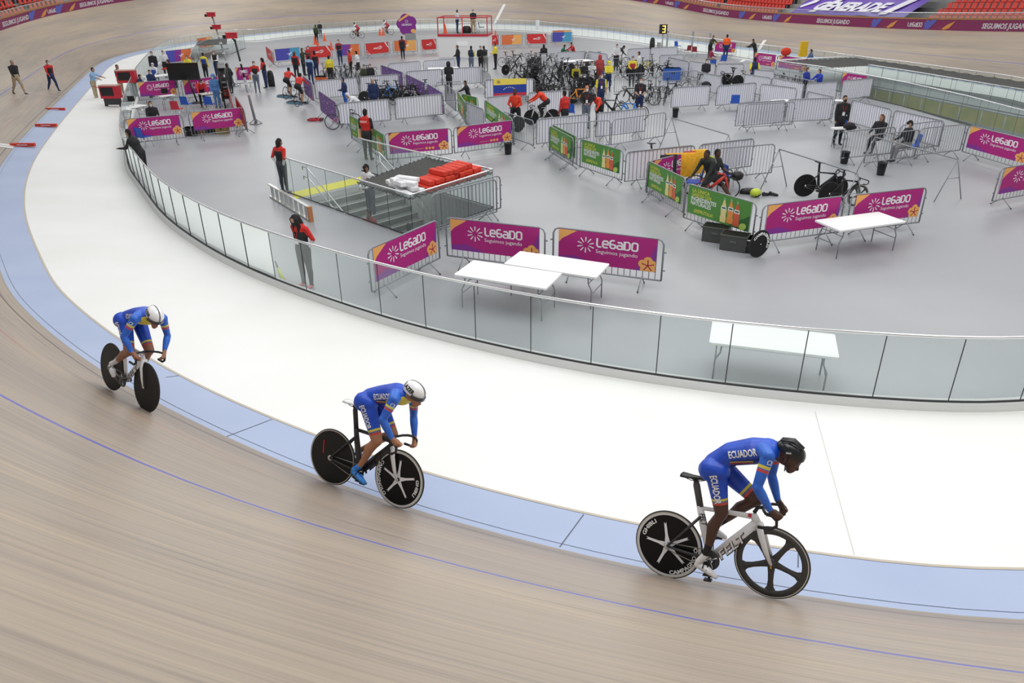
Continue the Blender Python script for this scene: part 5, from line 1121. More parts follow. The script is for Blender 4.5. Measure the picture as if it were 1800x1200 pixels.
# ---------------------------------------------------------------- barriers  (left end, right end of the top rail as measured)
B = barrier; gW = None
for r in [
 (646, 439, 769, 386, 'legado', 'magenta banner barrier set at an angle beside the corner of the stairwell glass'),
 (783, 382, 958, 401, 'legado', 'magenta banner barrier behind the far end of the first white table, left of the pair'),
 (973, 399, 1168, 421, 'legado', 'magenta banner barrier behind the two white tables, right of the pair'),
 (1342, 361, 1486, 344, 'legado', 'magenta banner barrier at the left end of the lone white table, beside the green one'),
 (1498, 343, 1630, 329, 'legado', 'magenta banner barrier behind the lone white table'),
 (1207, 322, 1331, 358, 'green', 'green bottle banner barrier in front of the grey cases'),
 (1139, 282, 1206, 314, 'green', 'green bottle banner barrier hung beside the yellow towels'),
 (1021, 244, 1096, 265, 'green', 'green bottle banner barrier standing free in the middle of the floor'),
 (966, 221, 1008, 243, 'green', 'green bottle banner barrier seen steeply from the side, left of the free-standing one'),
 (972, 219, 1015, 241, 'green', 'green banner barrier pushed up behind the steep one'),
 (1101, 267, 1222, 255, 'white', 'steel barrier backed with white cloth right of the free-standing green banner'),
 (1230, 254, 1326, 243, 'white', 'white-cloth steel barrier behind the resting cyclists'),
 (1262, 261, 1363, 253, 'plain', 'bare steel barrier just behind the resting cyclists'),
 (943, 210, 1037, 200, 'white', 'white-cloth barrier in front of the leaning red-jacketed rider'),
 (1048, 199, 1136, 190, 'white', 'white-cloth barrier in front of the man bending over it in red'),
 (968, 219, 1073, 211, 'plain', 'bare steel barrier behind the steep green banner'),
 (1076, 211, 1171, 197, 'plain', 'bare steel barrier to the right of the red-jacketed men'),
 (884, 196, 938, 212, 'plain', 'bare steel barrier set square to the magenta banner below the first red jacket'),
 (852, 175, 901, 209, 'green', 'green banner barrier half hidden behind the right magenta banner'),
 (818, 179, 850, 192, 'white', 'white-backed barrier seen end on, left of the half-hidden green banner'),
 (812, 165, 840, 172, 'green', 'small-looking green banner barrier behind the end-on white one'),
 (804, 160, 818, 180, 'green', 'green banner barrier beside the seated man in black with a white mask'),
 (676, 234, 793, 225, 'legado2', 'magenta banner barrier with a yellow corner beyond the stairwell, left of the pair'),
 (797, 224, 903, 211, 'legado2', 'magenta banner barrier with a yellow corner beyond the stairwell, right of the pair'),
 (693, 173, 778, 165, 'white', 'white-cloth barrier at the corner nearest the two magenta banners'),
 (592, 182, 684, 174, 'white', 'white-cloth barrier behind the bicycle leaning at its left end'),
 (560, 159, 592, 181, 'purple', 'purple patterned banner barrier running back from the leaning bicycle'),
 (532, 133, 548, 145, 'purple', 'purple patterned banner barrier beside the riders on rollers'),
 (614, 202, 641, 216, 'green', 'green banner barrier left of the man with the red shirt'),
 (645, 219, 677, 238, 'green', 'green banner barrier right of the man with the red shirt'),
 (552, 142, 629, 136, 'white', 'white-cloth barrier behind the white-helmeted bending person'),
 (631, 135, 702, 130, 'white', 'white-cloth barrier behind the man in the navy tracksuit'),
 (669, 114, 710, 128, 'purple', 'purple patterned banner barrier far left of the long purple run'),
 (713, 130, 749, 147, 'purple', 'purple patterned banner barrier in the middle of the long purple run'),
 (751, 147, 779, 164, 'purple', 'purple patterned banner barrier nearest end of the long purple run'),
 (682, 112, 738, 107, 'white', 'white-cloth barrier behind the far left purple banner'),
 (744, 107, 799, 103, 'white', 'white-cloth barrier with a red helmet behind the white podium box'),
 (713, 126, 776, 121, 'white', 'white-cloth barrier left of the man in black with his arm out'),
 (777, 121, 848, 117, 'white', 'white-cloth barrier right of the man in black with his arm out'),
 (782, 147, 800, 160, 'plain', 'bare barrier running toward the camera behind the purple run'),
 (766, 145, 810, 143, 'plain', 'bare barrier below the man in black with his arm out'),
 (852, 140, 940, 138, 'white+flag', 'white-cloth barrier carrying a yellow, blue and red flag with stars'),
 (857, 171, 903, 166, 'white', 'white-cloth barrier below the flag'),
 (928, 163, 1002, 158, 'white', 'white-cloth barrier behind the rider in the red jacket'),
 (842, 117, 862, 131, 'plain', 'bare barrier turned end on beside the yellow-shirted man'),
 (1081, 131, 1153, 127, 'plain', 'bare steel barrier in front of the bicycle beside the yellow hoodie'),
 (1155, 127, 1228, 124, 'plain', 'bare steel barrier in front of the blue tub'),
 (979, 92, 1032, 90, 'white', 'white-cloth barrier before the person in green'),
 (1034, 90, 1068, 95, 'white', 'white-cloth barrier turned away right of the person in green'),
 (928, 96, 976, 93, 'plain', 'bare steel barrier behind the heap of bicycles'),
 (1073, 103, 1108, 101, 'plain', 'bare steel barrier behind the yellow hoodie'),
 (1104, 86, 1143, 84, 'white', 'white-cloth barrier left of the lit number board'),
 (1144, 84, 1192, 82, 'white', 'white-cloth barrier below the blue chair and number board'),
 (1160, 97, 1202, 96, 'white', 'white-cloth barrier second row below the number board'),
 (1204, 96, 1246, 95, 'plain', 'bare steel barrier below the folded dark red chair'),
 (1175, 100, 1211, 108, 'white', 'slack white-cloth barrier left of the man in the dark jacket'),
 (1212, 107, 1258, 113, 'white', 'slack white-cloth barrier behind the man in the dark jacket'),
 (1227, 126, 1269, 134, 'white', 'white-cloth barrier in front of the man in the dark jacket'),
 (1182, 154, 1249, 150, 'white', 'white-cloth barrier hung with a loose sheet above the black bin'),
 (1261, 151, 1330, 145, 'white', 'white-cloth barrier with a white cloth over its rail behind the blue chair'),
 (1338, 147, 1401, 155, 'white', 'white-cloth barrier left of the small white table'),
 (1297, 182, 1382, 176, 'white', 'white-cloth barrier in the front row, left of the small white table'),
 (1311, 184, 1398, 179, 'plain', 'bare barrier just in front of the front-row white cloth'),
 (1385, 175, 1465, 172, 'white', 'white-cloth barrier in the front row beside the masked man in black'),
 (1420, 160, 1468, 171, 'white', 'white-cloth barrier with a numbered card behind the front row'),
 (1418, 147, 1474, 143, 'white', 'white-cloth barrier behind the two people in blue'),
 (1482, 142, 1537, 137, 'white', 'white-cloth barrier at the edge of the green-walled opening'),
 (1309, 130, 1356, 137, 'white', 'white-cloth barrier beside the man in navy and yellow'),
 (1357, 136, 1414, 147, 'white', 'white-cloth barrier in front of the bicycle row at right'),
 (1363, 129, 1433, 143, 'plain', 'bare barrier along the bicycle row at right'),
 (1260, 112, 1308, 112, 'white', 'white-cloth barrier behind the upturned handlebars'),
 (1325, 122, 1362, 125, 'white', 'white-cloth barrier below the far magenta banner'),
 (1498, 175, 1568, 192, 'white', 'white-cloth barrier behind the woman with long hair'),
 (1573, 193, 1661, 213, 'white', 'white-cloth barrier behind the man in the dark cap'),
 (1584, 220, 1660, 211, 'plain', 'bare barrier in front of the man in the dark cap'),
 (1618, 226, 1699, 218, 'plain', 'bare barrier at the left end of the right-hand magenta banner'),
 (1528, 238, 1618, 228, 'plain', 'bare barrier above the right-hand black bin'),
 (1486, 231, 1575, 223, 'plain', 'bare barrier in front of the seated woman'),
 (1703, 220, 1822, 249, 'legado', 'magenta banner barrier at the right edge of the picture, rear one'),
 (1760, 296, 1866, 279, 'legado', 'magenta banner barrier cut by the right edge of the picture, front one'),
 (1326, 92, 1367, 97, 'legado2', 'small far magenta banner barrier right of the man in navy and yellow'),
 (1368, 97, 1424, 104, 'legado2', 'far magenta banner barrier under the red and yellow bags'),
 (1256, 73, 1296, 75, 'legado', 'far magenta banner barrier behind the man in the orange vest'),
 (1481, 127, 1527, 134, 'legado', 'magenta banner barrier standing beyond the opening at right'),
 (216, 210, 319, 201, 'legado', 'magenta banner barrier at the front left corner of the officials area'),
 (330, 198, 426, 189, 'legado', 'magenta banner barrier at the front right corner of the officials area'),
 (238, 145, 310, 140, 'legado', 'magenta banner barrier in the second row of the officials area, left'),
 (317, 142, 385, 134, 'legado', 'magenta banner barrier in the second row of the officials area, behind the screen post'),
 (398, 142, 411, 186, 'red', 'red banner barrier along the right side of the officials area'),
 (413, 168, 429, 192, 'red', 'short-looking red banner barrier outside the right side of the officials area'),
 (288, 90, 337, 85, 'purpleorange', 'purple and orange banner barrier at the back of the officials area'),
 (412, 119, 440, 118, 'legado', 'purple banner barrier beside the camera mast'),
 (467, 81, 479, 91, 'red', 'pink-looking red banner barrier turned nearly end on'),
 (480, 87, 528, 83, 'bluesky', 'blue and violet banner barrier at the left end of the far row'),
 (535, 83, 582, 80, 'red', 'red banner barrier behind the group of red-shirted helpers'),
 (590, 79, 633, 77, 'purpleorange', 'purple and orange banner barrier behind the official in navy'),
 (640, 77, 684, 73, 'red', 'red banner barrier in the middle of the far row'),
 (690, 72, 733, 70, 'orange', 'orange banner barrier under the flower-shaped sign'),
 (739, 70, 767, 68, 'red', 'red banner barrier touching the left side of the podium box'),
 (860, 63, 876, 61, 'red', 'red banner barrier touching the right side of the podium box'),
 (880, 62, 918, 60, 'orange', 'orange banner barrier right of the podium box'),
 (924, 60, 962, 59, 'red', 'red banner barrier second from the right end of the far row'),
 (969, 57, 1007, 56, 'bluesky', 'blue and violet banner barrier at the right end of the far row'),
 (970, 54, 1005, 53, 'orange', 'orange banner barrier hidden behind the right end of the far row'),
 (345, 68, 373, 64, 'orange', 'orange and red banner barrier beyond the balustrade at far left'),
 (764, 338, 879, 308, 'plain', 'bare steel barrier along the closed end of the stairwell'),
 (757, 343, 872, 314, 'plain', 'second bare steel barrier doubled against the closed end of the stairwell'),
]: B(*r)
# ---------------------------------------------------------------- tables
table(((832, 457), (990, 480), (958, 507), (798, 482)), 'white folding table just behind the curved glass, left of the front pair')
table(((913, 441), (1072, 463), (1048, 488), (887, 463)), 'white folding table set behind the first, touching its long side')
table(((1252, 564), (1470, 587), (1473, 629), (1247, 601)), 'white folding table alone behind the glass at right')
table(((1547, 372), (1589, 389), (1476, 406), (1431, 387))[0:0] or ((1433, 386), (1547, 372), (1590, 389), (1476, 406)), 'white folding table in front of the two right magenta banners')
table(((1461, 219), (1492, 219), (1500, 228), (1468, 231)), 'small white table before the masked man in black')
table(((1356, 173), (1388, 172), (1392, 180), (1360, 181)), 'small white table between the front-row white cloths')
table(((1448, 171), (1482, 172), (1484, 180), (1452, 180)), 'white table top left of the masked man in black')
table(((281, 165), (305, 162), (306, 170), (280, 173)), 'white table with papers in the middle of the officials area')
table(((350, 161), (384, 157), (390, 165), (352, 169)), 'white table with equipment right of the screen post')
table(((218, 182), (250, 176), (250, 192), (214, 200)), 'white table heaped with papers inside the officials area fence')
table(((252, 132), (302, 127), (304, 133), (252, 139)), 'pale grey table behind the second row of officials banners')
table(((752, 118), (806, 117), (806, 121), (752, 122)), 'white table behind the man in black with his arm out')
table(((770, 42), (828, 41), (828, 44), (770, 45)), 'far white table', H=2.3) if False else None
table(((990, 106), (1036, 103), (1038, 107), (990, 110)), 'white table behind the seated row of athletes')
table(((1005, 153), (1040, 153), (1040, 158), (1005, 158)), 'white table right of the mounted rider') if False else None
# ---------------------------------------------------------------- podium box, signs, masts, screens
PB = [at(787, 101, 0), at(862, 101, 0)]; ex_ = (PB[1]-PB[0]); L = ex_.length; an = math.atan2(ex_.y, ex_.x)
root = empty('officials_podium', tuple((PB[0]+PB[1])/2+Vector((-.3, 1.3, 0))), an, 'tall white box podium with a red edge and red guard rails', 'podium')
WB_ = M('white_panel', (.74, .74, .74), .6); RP = M('red_painted_steel', (.55, .02, .04), .4); Hh = 1.62; Dp = 2.6; L += .5
g = G(); g.box((0, 0, Hh/2), (L, Dp, Hh), WB_); g.box((-.05, -Dp/2-.01, 1.05), (.9, .02, .35), WHITE); g.make('body', root)
g = G(); g.box((0, 0, Hh+.06), (L+.1, Dp+.1, .16), RP); g.make('deck_edge', root); g = G(); g.box((0, 0, Hh+.145), (L, Dp, .02), M('deck_grey', (.2, .2, .19), .7)); g.make('deck', root)
for q, (x, y) in enumerate(((-L/2, -Dp/2), (0, -Dp/2), (L/2, -Dp/2), (-L/2, Dp/2), (.3, Dp/2), (L/2, Dp/2))):
    g = G(); g.box((x, y, Hh+.75), (.07, .07, 1.25), RP); g.make('rail_post', root)
for z in (1.38,):
    g = G()
    for a, b in (((-L/2, -Dp/2), (L/2, -Dp/2)), ((L/2, -Dp/2), (L/2, Dp/2)), ((L/2, Dp/2), (-L/2, Dp/2)), ((-L/2, Dp/2), (-L/2, -Dp/2))): g.box(((a[0]+b[0])/2, (a[1]+b[1])/2, Hh+z), (abs(a[0]-b[0])+.07, abs(a[1]-b[1])+.07, .07), RP)
    g.make('guard_rail', root)
pc = root.location; PZ = Hh+.155
def on_podium(x, y): return Matrix.Rotation(an, 4, 'Z') @ Vector((x, y, 0))+pc+Vector((0, 0, PZ))
tb = empty('folding_table', tuple(on_podium(.1, .3)), an, 'white folding table standing on the podium deck', 'table'); table_parts(tb, 1.9, .7, .75)
o = bag(0, 0, 'black bag under the table on the podium', .55, BLACK, .7, .4); o.location = on_podium(.15, -.15)
cn = cone(0, 0, 'orange cone standing on the podium deck at left'); cn.location = on_podium(-1.55, -.6)
ch = chair(0, 0, 0, 'dark chair with a coat on the podium at right', mat=M('dark_blue_cloth', (.02, .03, .09), .8)); ch.location = on_podium(1.35, .1)
# flower-shaped sign
p = at(717, 71.5, 0); root = empty('flower_sign', tuple(p), .05, 'big purple flower-shaped sign with a yellow corner on a grey stand', 'sign'); g = G(); PS = M('sign_purple', (.22, .02, .26), .5); pts = []
for k in range(60): a = 2*pi*k/60; r = .92+.20*abs(sin(2.5*a+.3)); pts.append((r*cos(a)*.95, r*sin(a)*.92))
N = len(pts); g.add([(x, y, 1.55+z) for y in (-.06, .06) for x, z in pts], [tuple(range(N-1, -1, -1)), tuple(range(N, 2*N))]+[(i, (i+1) % N, N+(i+1) % N, N+i) for i in range(N)], PS)
g.poly([(-.85, -.068, 1.95), (-.75, -.068, 1.82), (.30, -.068, 2.42), (.45, -.068, 2.50), (.1, -.068, 2.55)], ORA); text_xz(g, 'LEGADO', 0, 1.45, .26, WPRINT, -.07, .02, center=True); starburst(g, 0, 1.85, .17, WPRINT, -.07); g.poly(disc_pts(.62, .93, .26, .2, -.07, 10), ORA); g.make('board', root)
g = G(); g.box((.3, .1, .35), (1.1, .4, .7), M('stand_grey', (.3, .3, .3), .6)); g.make('stand', root)
# masts with red cameras
def mast(px, py, hgt, label, cams, lean=(0, 0)):
    p = at(px, py, 0); root = empty('camera_mast', tuple(p), 0, label, 'mast'); tp_ = Vector((lean[0], lean[1], hgt))
    g = G(); g.tube([(0, 0, .02), tuple(tp_*.55)], .06, STEEL, 8); g.tube([tuple(tp_*.5), tuple(tp_*.98)], .045, BLACK if len(cams) == 1 else STEEL, 8); g.make('pole', root)
    g = G(); [g.tube([(0, 0, .25), (.3*cos(a), .3*sin(a), .02)], .018, STEEL, 5) for a in (0, 1.57, 3.14, 4.71)]; g.box((0, 0, .02), (.42, .42, .03), STEEL); g.make('base', root)
    for f, dx in cams:
        q = tp_*f; o = G(); o.box((q.x+dx, q.y, q.z+.08), (.46, .26, .22), RP, rz=.2); o.box((q.x+dx-.28, q.y-.05, q.z+.04), (.16, .16, .14), BLACK); o.box((q.x+dx, q.y, q.z+.20), (.5, .30, .03), RP); o.tube([(q.x, q.y, q.z-.15), (q.x+dx, q.y, q.z)], .03, BLACK, 6); o.make('camera', root)
    g = G(); [g.box(tuple(tp_*f), (.13, .13, .10), M('mast_clamp', (.75, .75, .75), .5)) for f in (.36, .48, .62, .72)]; g.make('clamp', root)
mast(412, 152, 4.05, 'tall steel camera mast with two red cameras behind the officials area', ((.99, -.05), (.82, .05)), (-.62, 0)); mast(450, 218, 3.7, 'black-topped camera mast with one red camera in the open floor', ((1.0, -.1),), (-.35, 0))
# black screen on a post
p = at(347, 181, 0); root = empty('display_screen', tuple(p), .07, 'large black screen on a dark post in the officials area', 'screen'); g = G(); g.box((-.42, 0, 1.62), (1.62, .07, .86), M('screen_black', (.004, .004, .005), .15)); g.box((-.42, .05, 1.62), (.9, .06, .5), BLACK); g.make('panel', root)
g = G(); g.tube([(0, 0, .05), (-.25, .0, 1.3)], .045, BLACK, 8); g.make('post', root); g = G(); g.lathe([(0, .0), (.35, .01), (.30, .05), (.06, .08), (0, .08)], BLACK, 12); g.make('base', root)
def red_case(px, py, label, rz, z=1.0, scale=1.0, stand=True):
    p = at(px, py, 0); root = empty('monitor_case', tuple(p), rz, label, 'monitor'); root.scale = (scale,)*3
    g = G(); g.box((0, 0, z+.32), (.98, .42, .62), RP); g.make('case', root); g = G(); g.box((-.08, -.215, z+.36), (.68, .02, .42), BLACK); g.make('screen', root); g = G(); g.box((0, 0, z+.66), (1.0, .46, .05), M('case_lid', (.55, .35, .30), .6)); g.make('lid', root)
    if stand: g = G(); g.box((.2, 0, z/2), (.3, .3, z), M('pedestal_grey', (.35, .37, .37), .6)); g.make('pedestal', root)
    else:
        for s in (-1, 1): g = G(); g.lathe([(0, -.02), (.09, -.02), (.1, 0), (.09, .02), (0, .02)], RUBBER, 12, Matrix.Translation((s*.4, 0, .1)) @ XY); g.make('wheel', root)
        g = G(); g.box((0, 0, z/2+.08), (.8, .3, z-.16), DARK); g.tube([(-.49, 0, z+.5), (-.9, 0, z+.62)], .02, RP, 6); g.make('trolley', root)
    return root
red_case(201, 189, 'red-cased monitor on a trolley pushed by the man in the pale blue shirt', -.05, .48, .98, False); red_case(232, 173, 'red-cased monitor on a grey pedestal beside the apron', .12, .85)
# lit number board
p = at(1163, 90, 0); root = empty('number_board', tuple(p), 0, 'black board on a post showing a lit yellow 3', 'display'); g = G(); g.box((0, 0, 1.75), (.66, .16, .74), BLACK); g.make('board', root)
g = G(); am = M('lit_amber', (1, .62, .12), .5, emit=1.6); [g.box((x, -.09, z), (w_, .02, h_), am) for x, z, w_, h_ in ((.04, 2.0, .26, .07), (.04, 1.76, .26, .07), (.04, 1.52, .26, .07), (.15, 1.76, .07, .54))]; g.make('digit', root); g = G(); g.tube([(0, 0, 0), (0, 0, 1.4)], .05, STEEL, 6); g.make('post', root); g = G(); g.box((-.25, .1, .35), (.3, .25, .7), M('stand_grey', (.3, .3, .3), .6)); g.make('cabinet', root)
# cones
for i, (x, y, l) in enumerate(((554, 78, 'leftmost of the four by the helpers'), (559, 84, 'nearest of the four by the helpers'), (571, 72, 'farthest of the four by the helpers'), (583, 88, 'in front of the gap between the red and purple banners'), (668, 62, 'right in front of the second cyclist on the apron'), (674, 62, 'beside the cone before the second cyclist'), (871, 66, 'behind the barrier right of the podium'))): cone(x, y, 'orange traffic cone '+l)
# bins, bags, chairs
for x, y, l in ((1552, 285, 'black waste bin in the open floor near the bare barriers'), (1487, 266, 'black waste bin under the bare barrier left of the other'), (1188, 190, 'black waste bin under the loose-sheeted barrier'), (893, 251, 'black waste bin behind the foot of the right magenta banner')): bin_(x, y, l)
bag(478, 152, 'black upright equipment bag beside the two helpers', .95); bag(1146, 86, 'black upright bag in front of the far balustrade', .95, BLACK, .45, .25); bag(1316, 340, 'black bag lying beside the resting cyclists', .17, BLACK, .55, .22)
for x, y, a, l in ((1393, 0, 0, ''),)[:0]: pass
for x, y, a, l in ((1293, 165, 1.4, 'dark blue plastic chair behind the slack rack rail'), (1192, 72, .6, 'blue plastic chair by the far balustrade'), (1272, 96, 1.5, 'blue plastic chair below the man in the orange vest'), (1482, 207, 1.2, 'blue plastic chair with a black bag behind the small table'), (1606, 236, 3.0, 'blue plastic chair under the seated man in the dark cap'),
   (1003, 181, 1.4, 'blue plastic chair beside the man in the red tracksuit'), (1288, 287, .2, 'blue plastic chair behind the resting cyclist, right one'), (1222, 296, 2.9, 'blue plastic chair behind the green banner, left one'), (325, 168, 1.4, 'blue plastic chair left of the screen post'), (366, 168, 1.6, 'blue plastic chair under the equipment table'),
   (1253, 104, 1.5, 'blue plastic chair beside the man in the dark jacket'), (248, 222, 1.2, 'bright blue plastic chair behind the front left magenta banner'), (1058, 117, 1.2, 'blue plastic chair between the red hood and the yellow hoodie')): chair(x, y, a, l)
dr = M('dark_red_cloth', (.25, .03, .04), .8)
for x, y, a, l in ((1210, 76, 1.9, 'folding dark red chair by the far balustrade, left one'), (1222, 78, 1.2, 'folding dark red chair by the far balustrade, right one')): chair(x, y, a, l, dr, .95)
chair(308, 176, 1.5, 'red plastic chair by the papers table', M('red_chair_plastic', (.6, .03, .06), .4))
crate(1180, 140, 'blue plastic tub behind the bare barriers', (1.0, .6, .7), M('tub_blue', (.03, .12, .5), .5)); crate(668, 207, 'blue crate between the white-cloth barriers', (.7, .4, .6), M('tub_blue', (.03, .12, .5), .5)) if False else None
for x, y, l, rz in ((1258, 423, 'grey hard case under the green banner, left one', -.5), (1290, 438, 'grey hard case under the green banner, right one', -.5)): crate(x, y, l, (.62, .38, .40), M('case_grey', (.06, .065, .06), .5), rz=rz, lid=M('case_lid_grey', (.10, .11, .10), .5))
crate(1310, 440, 'dark equipment box with white and red tags beside the grey cases', (.42, .4, .34), BLACK, rz=-.5, lid=WPRINT)
for x, y, l, m_ in ((352, 236, 'brown cardboard box under the front right officials banner', (.25, .15, .08)), (392, 234, 'yellowish box under the front right officials banner', (.4, .3, .08)), (338, 238, 'black bag-like box at the gap between the officials banners', (.02, .02, .02)), (372, 234, 'black box under the middle of the front right officials banner', (.03, .03, .03))): crate(x, y, l, (.5, .35, .35), clothes(m_))
crate(566, 148, 'orange tool box open beside the purple banner', (.6, .45, .45), M('tool_orange', (.65, .12, .03), .5), .45, lid=DARK); crate(575, 160, 'small red box in the open floor', (.1, .1, .1), RP) if False else None
p = at(555, 212, 0); root = empty('roller_trainer', tuple(p), -.1, 'red and black roller trainer lying on the open floor', 'trainer'); g = G(); [g.box((0, s*.2, .06), (.62, .05, .07), RP) for s in (-1, 1)]; [g.box((s*.3, 0, .06), (.05, .45, .07), BLACK) for s in (-1, 1)]; g.make('frame', root); g = G(); [g.tube([(x, -.18, .08), (x, .18, .08)], .04, RP, 8) for x in (-.18, -.05, .2)]; g.make('roller', root)
for x, y, l in ((505, 171, 'blue roller trainer under the left rider on rollers'), (523, 182, 'blue roller trainer under the right rider on rollers')):
    p = at(x, y, 0); root = empty('roller_trainer', tuple(p), -.6, l, 'trainer'); tm = M('trainer_blue', (.10, .25, .36), .5); g = G(); [g.box((0, s*.22, .05), (1.2, .05, .08), tm) for s in (-1, 1)]; g.make('frame', root); g = G(); [g.tube([(q, -.2, .08), (q, .2, .08)], .05, DARK, 8) for q in (-.5, -.25, .45)]; g.make('roller', root)
# yellow-handled broom lying against the glass
a, b = at(499, 497, .02), at(484, 461, .25); o = G(); o.tube([(0, 0, .05), (b-a)*.62+Vector((0, 0, .03))], [.05, .035], M('neon_yellow', (.55, .62, .05), .5), 8); o.tube([(b-a)*.6+Vector((0, 0, .03)), (b-a)+Vector((0, 0, .02))], .018, DARK, 6); q = o.make('sweeping_pole', None, 'neon yellow pole with a dark handle leaning low behind the curved glass', 'pole'); q.location = a
# bicycle racks: rail on A-frames
def rack(xa, ya, xb, yb, label, h=1.2, legs=(1, 1)):
    a, b = at(xa, ya, h), at(xb, yb, h); root = empty('bicycle_rack', (a.x, a.y, 0), 0, label, 'rack'); d = b-a; d.z = 0; n = Vector((-d.y, d.x, 0)).normalized()
    g = G(); g.tube([(0, 0, h), tuple(d+Vector((0, 0, h)))], .02, STEEL, 6); g.make('rail', root)
    for q, c in zip(legs, (Vector((0, 0, 0)), d)):
        if not q: continue
        for s in (-1, 1): g = G(); g.tube([tuple(c+Vector((0, 0, h))), tuple(c+n*(s*.48)+Vector((0, 0, .01)))], .016, STEEL, 6); g.make('leg', root)
        g = G(); g.tube([tuple(c+n*.22+Vector((0, 0, h*.55))), tuple(c-n*.22+Vector((0, 0, h*.55)))], .011, STEEL, 5); g.make('brace', root)
    return root
rack(1370, 262, 1508, 305, 'steel bicycle rack holding the two black track bicycles'); rack(1181, 207, 1281, 237, 'empty steel bicycle rack in the middle floor'); rack(1538, 241, 1684, 280, 'empty steel bicycle rack before the bare barriers at right')
# standing banners that are not barriers: hanging towels at the resting place
for (x, y, w_, col, l) in ((1176, 272, .5, (.02, .02, .02), 'black towel over the rail beside the yellow ones'), (1197, 269, .95, (.78, .38, .02), 'broad yellow towel hung over the magenta-backed rail'), (1213, 266, .35, (.45, .02, .03), 'dark red towel hung between the yellow ones'), (1229, 263, .5, (.82, .45, .03), 'yellow jersey hung at the right end of the rail')):
    p = at(x, y, 1.16); g = G(); vs = []
    for i in range(7):
        u = -w_/2+w_*i/6
        for z_, yy in ((0, -.05-.01*sin(i*2)), (-.35, -.06-.02*sin(i*1.7)), (-.72, -.05-.03*sin(i*1.3)), (0, .04), (-.45, .06)): vs.append((u, yy, z_))
    fs = []
    for i in range(6): b_ = 5*i; fs += [(b_, b_+5, b_+6, b_+1), (b_+1, b_+6, b_+7, b_+2), (b_, b_+3, b_+8, b_+5), (b_+3, b_+4, b_+9, b_+8)]
    g.add(vs, fs, clothes(col), True); o = g.make('towel', None, l, 'towel'); o.location = p; o.rotation_euler.z = .12
B(1140, 284, 1236, 262, 'legado2', 'magenta banner barrier covered with yellow towels')
for x, y, c, l in ((1382, 88, (.7, .05, .02), 'red sports bag on the far magenta barrier'), (1413, 82, (.8, .50, .02), 'tall yellow bag on the far magenta barrier')):
    p = at(x, y, 1.5); g = G(); g.ball((0, 0, -.1), (.34, .2, .26), clothes(c)) if x < 1400 else g.box((0, 0, -.15), (.50, .28, .95), clothes(c), taper=.9); o = g.make('sports_bag', None, l, 'bag'); o.location = p

# dark equipment tower by the officials
p = at(403, 190, 0); d_ = at(394, 118, 0)-p; rz_ = math.atan2(d_.y, d_.x)-pi/2; RT = Matrix.Rotation(rz_, 4, 'Z'); root = empty('equipment_tower', tuple(p), rz_, 'tall dark equipment tower of tubes along the right side of the officials area', 'rack')
for sx in (-.3, .3):
    for sy in (-.25, 2.4): g = G(); g.tube([(sx*.6-.1*(sy > 0), sy, .02), (sx*.6-.1*(sy > 0), sy, 2.0)], .035, BLACK, 6); g.make('post', root)
for z in (.5, 1.1, 1.7, 1.98): g = G(); g.box((-.05, 1.07, z), (.34, 2.8, .03), DARK); g.make('shelf', root)
for k, (y, z, c) in enumerate(((.2, 1.12, BLACK), (1.0, 1.12, DARK), (1.8, .52, BLACK), (.6, .52, M('tool_orange', (.65, .12, .03), .5)), (1.5, 1.72, BLACK))):
    g = G(); g.box((0, 0, .13), (.28, .4, .26), c); g.box((0, -.26, .15), (.2, .02, .1), STEEL); o = g.make('equipment_case', None, ('dark' if c is not MATS['tool_orange'] else 'orange')+' equipment case on the tower shelf, '+('front upper', 'middle upper', 'rear lower', 'front lower', 'top')[k], 'case'); o.location = p+RT @ Vector((-.05, y, z+.02)); o.rotation_euler.z = rz_
# ---------------------------------------------------------------- people
BK = (.018, .018, .022); RD = (.60, .025, .02); NV = (.015, .03, .10); BG = (.42, .34, .22); WH = (.72, .72, .74); GJ = (.14, .17, .22); YL = (.78, .66, .05); LB = (.30, .48, .72)
ORG = (.72, .05, .02)
def PP(px, py, pose, deg, top, legs, label, **k): return person(px, py, pose, R_(deg), top, legs, label, **k)
h1, h2 = hit(36, 166), hit(96, 160)
PP(0, 0, 'walk', -25, BK, BG, 'person in black jacket and beige trousers walking on the track, leftmost', h=1.78, hair=(.30, .27, .24), mask=None, pos=h1, vox=.022)
PP(0, 0, 'walk', -30, BK, NV, 'person with red shoulders and a mask walking on the track behind the bald one', yoke=RD, pos=h2, h=1.72, vox=.022)
PP(162, 118, 'reach', 0, LB, BG, 'person in pale blue shirt and khaki trousers pushing the red monitor trolley', fore='skin', mask=None, h=1.74, vox=.022)
PP(205, 113, 'stand', -10, BK, BG, 'person in black with khaki trousers on the apron by the pedestal monitor', mask=None, h=1.72)
PP(223, 226, 'lean', 175, BK, BK, 'photographer in black leaning over the curved glass, white mask', mask=WH, h=1.74, vox=.022, aL=(28, 8, 88), aR=(28, 8, 88))
PP(263, 177, 'sit', -60, BK, BK, 'woman with long black hair and white mask seated behind the front left magenta banner', long=True, mask=WH, h=1.7)
PP(373, 130, 'stand', -90, (.10, .25, .55), (.10, .25, .55), 'person wrapped in light blue with a white mask right of the black screen', hood=True, mask=WH, h=1.66)
PP(352, 140, 'bend', -60, RD, BK, 'person in red bending behind the black screen', h=1.7)
PP(300, 121, 'sit', 200, BK, BK, 'person in black seated left of the black screen', h=1.7)
PP(262, 122, 'sit', -40, NV, LB, 'person in dark blue with pale blue trousers seated at the grey table', h=1.7, mask=WH)
PP(267, 110, 'sit', -90, (.04, .10, .45), BK, 'person in white and blue jersey seated at the grey table', yoke=WH, hair=WH, h=1.72)
PP(265, 90, 'stand', -80, BK, NV, 'person in a black jacket standing at the back of the officials area, left', mask=WH, h=1.8)
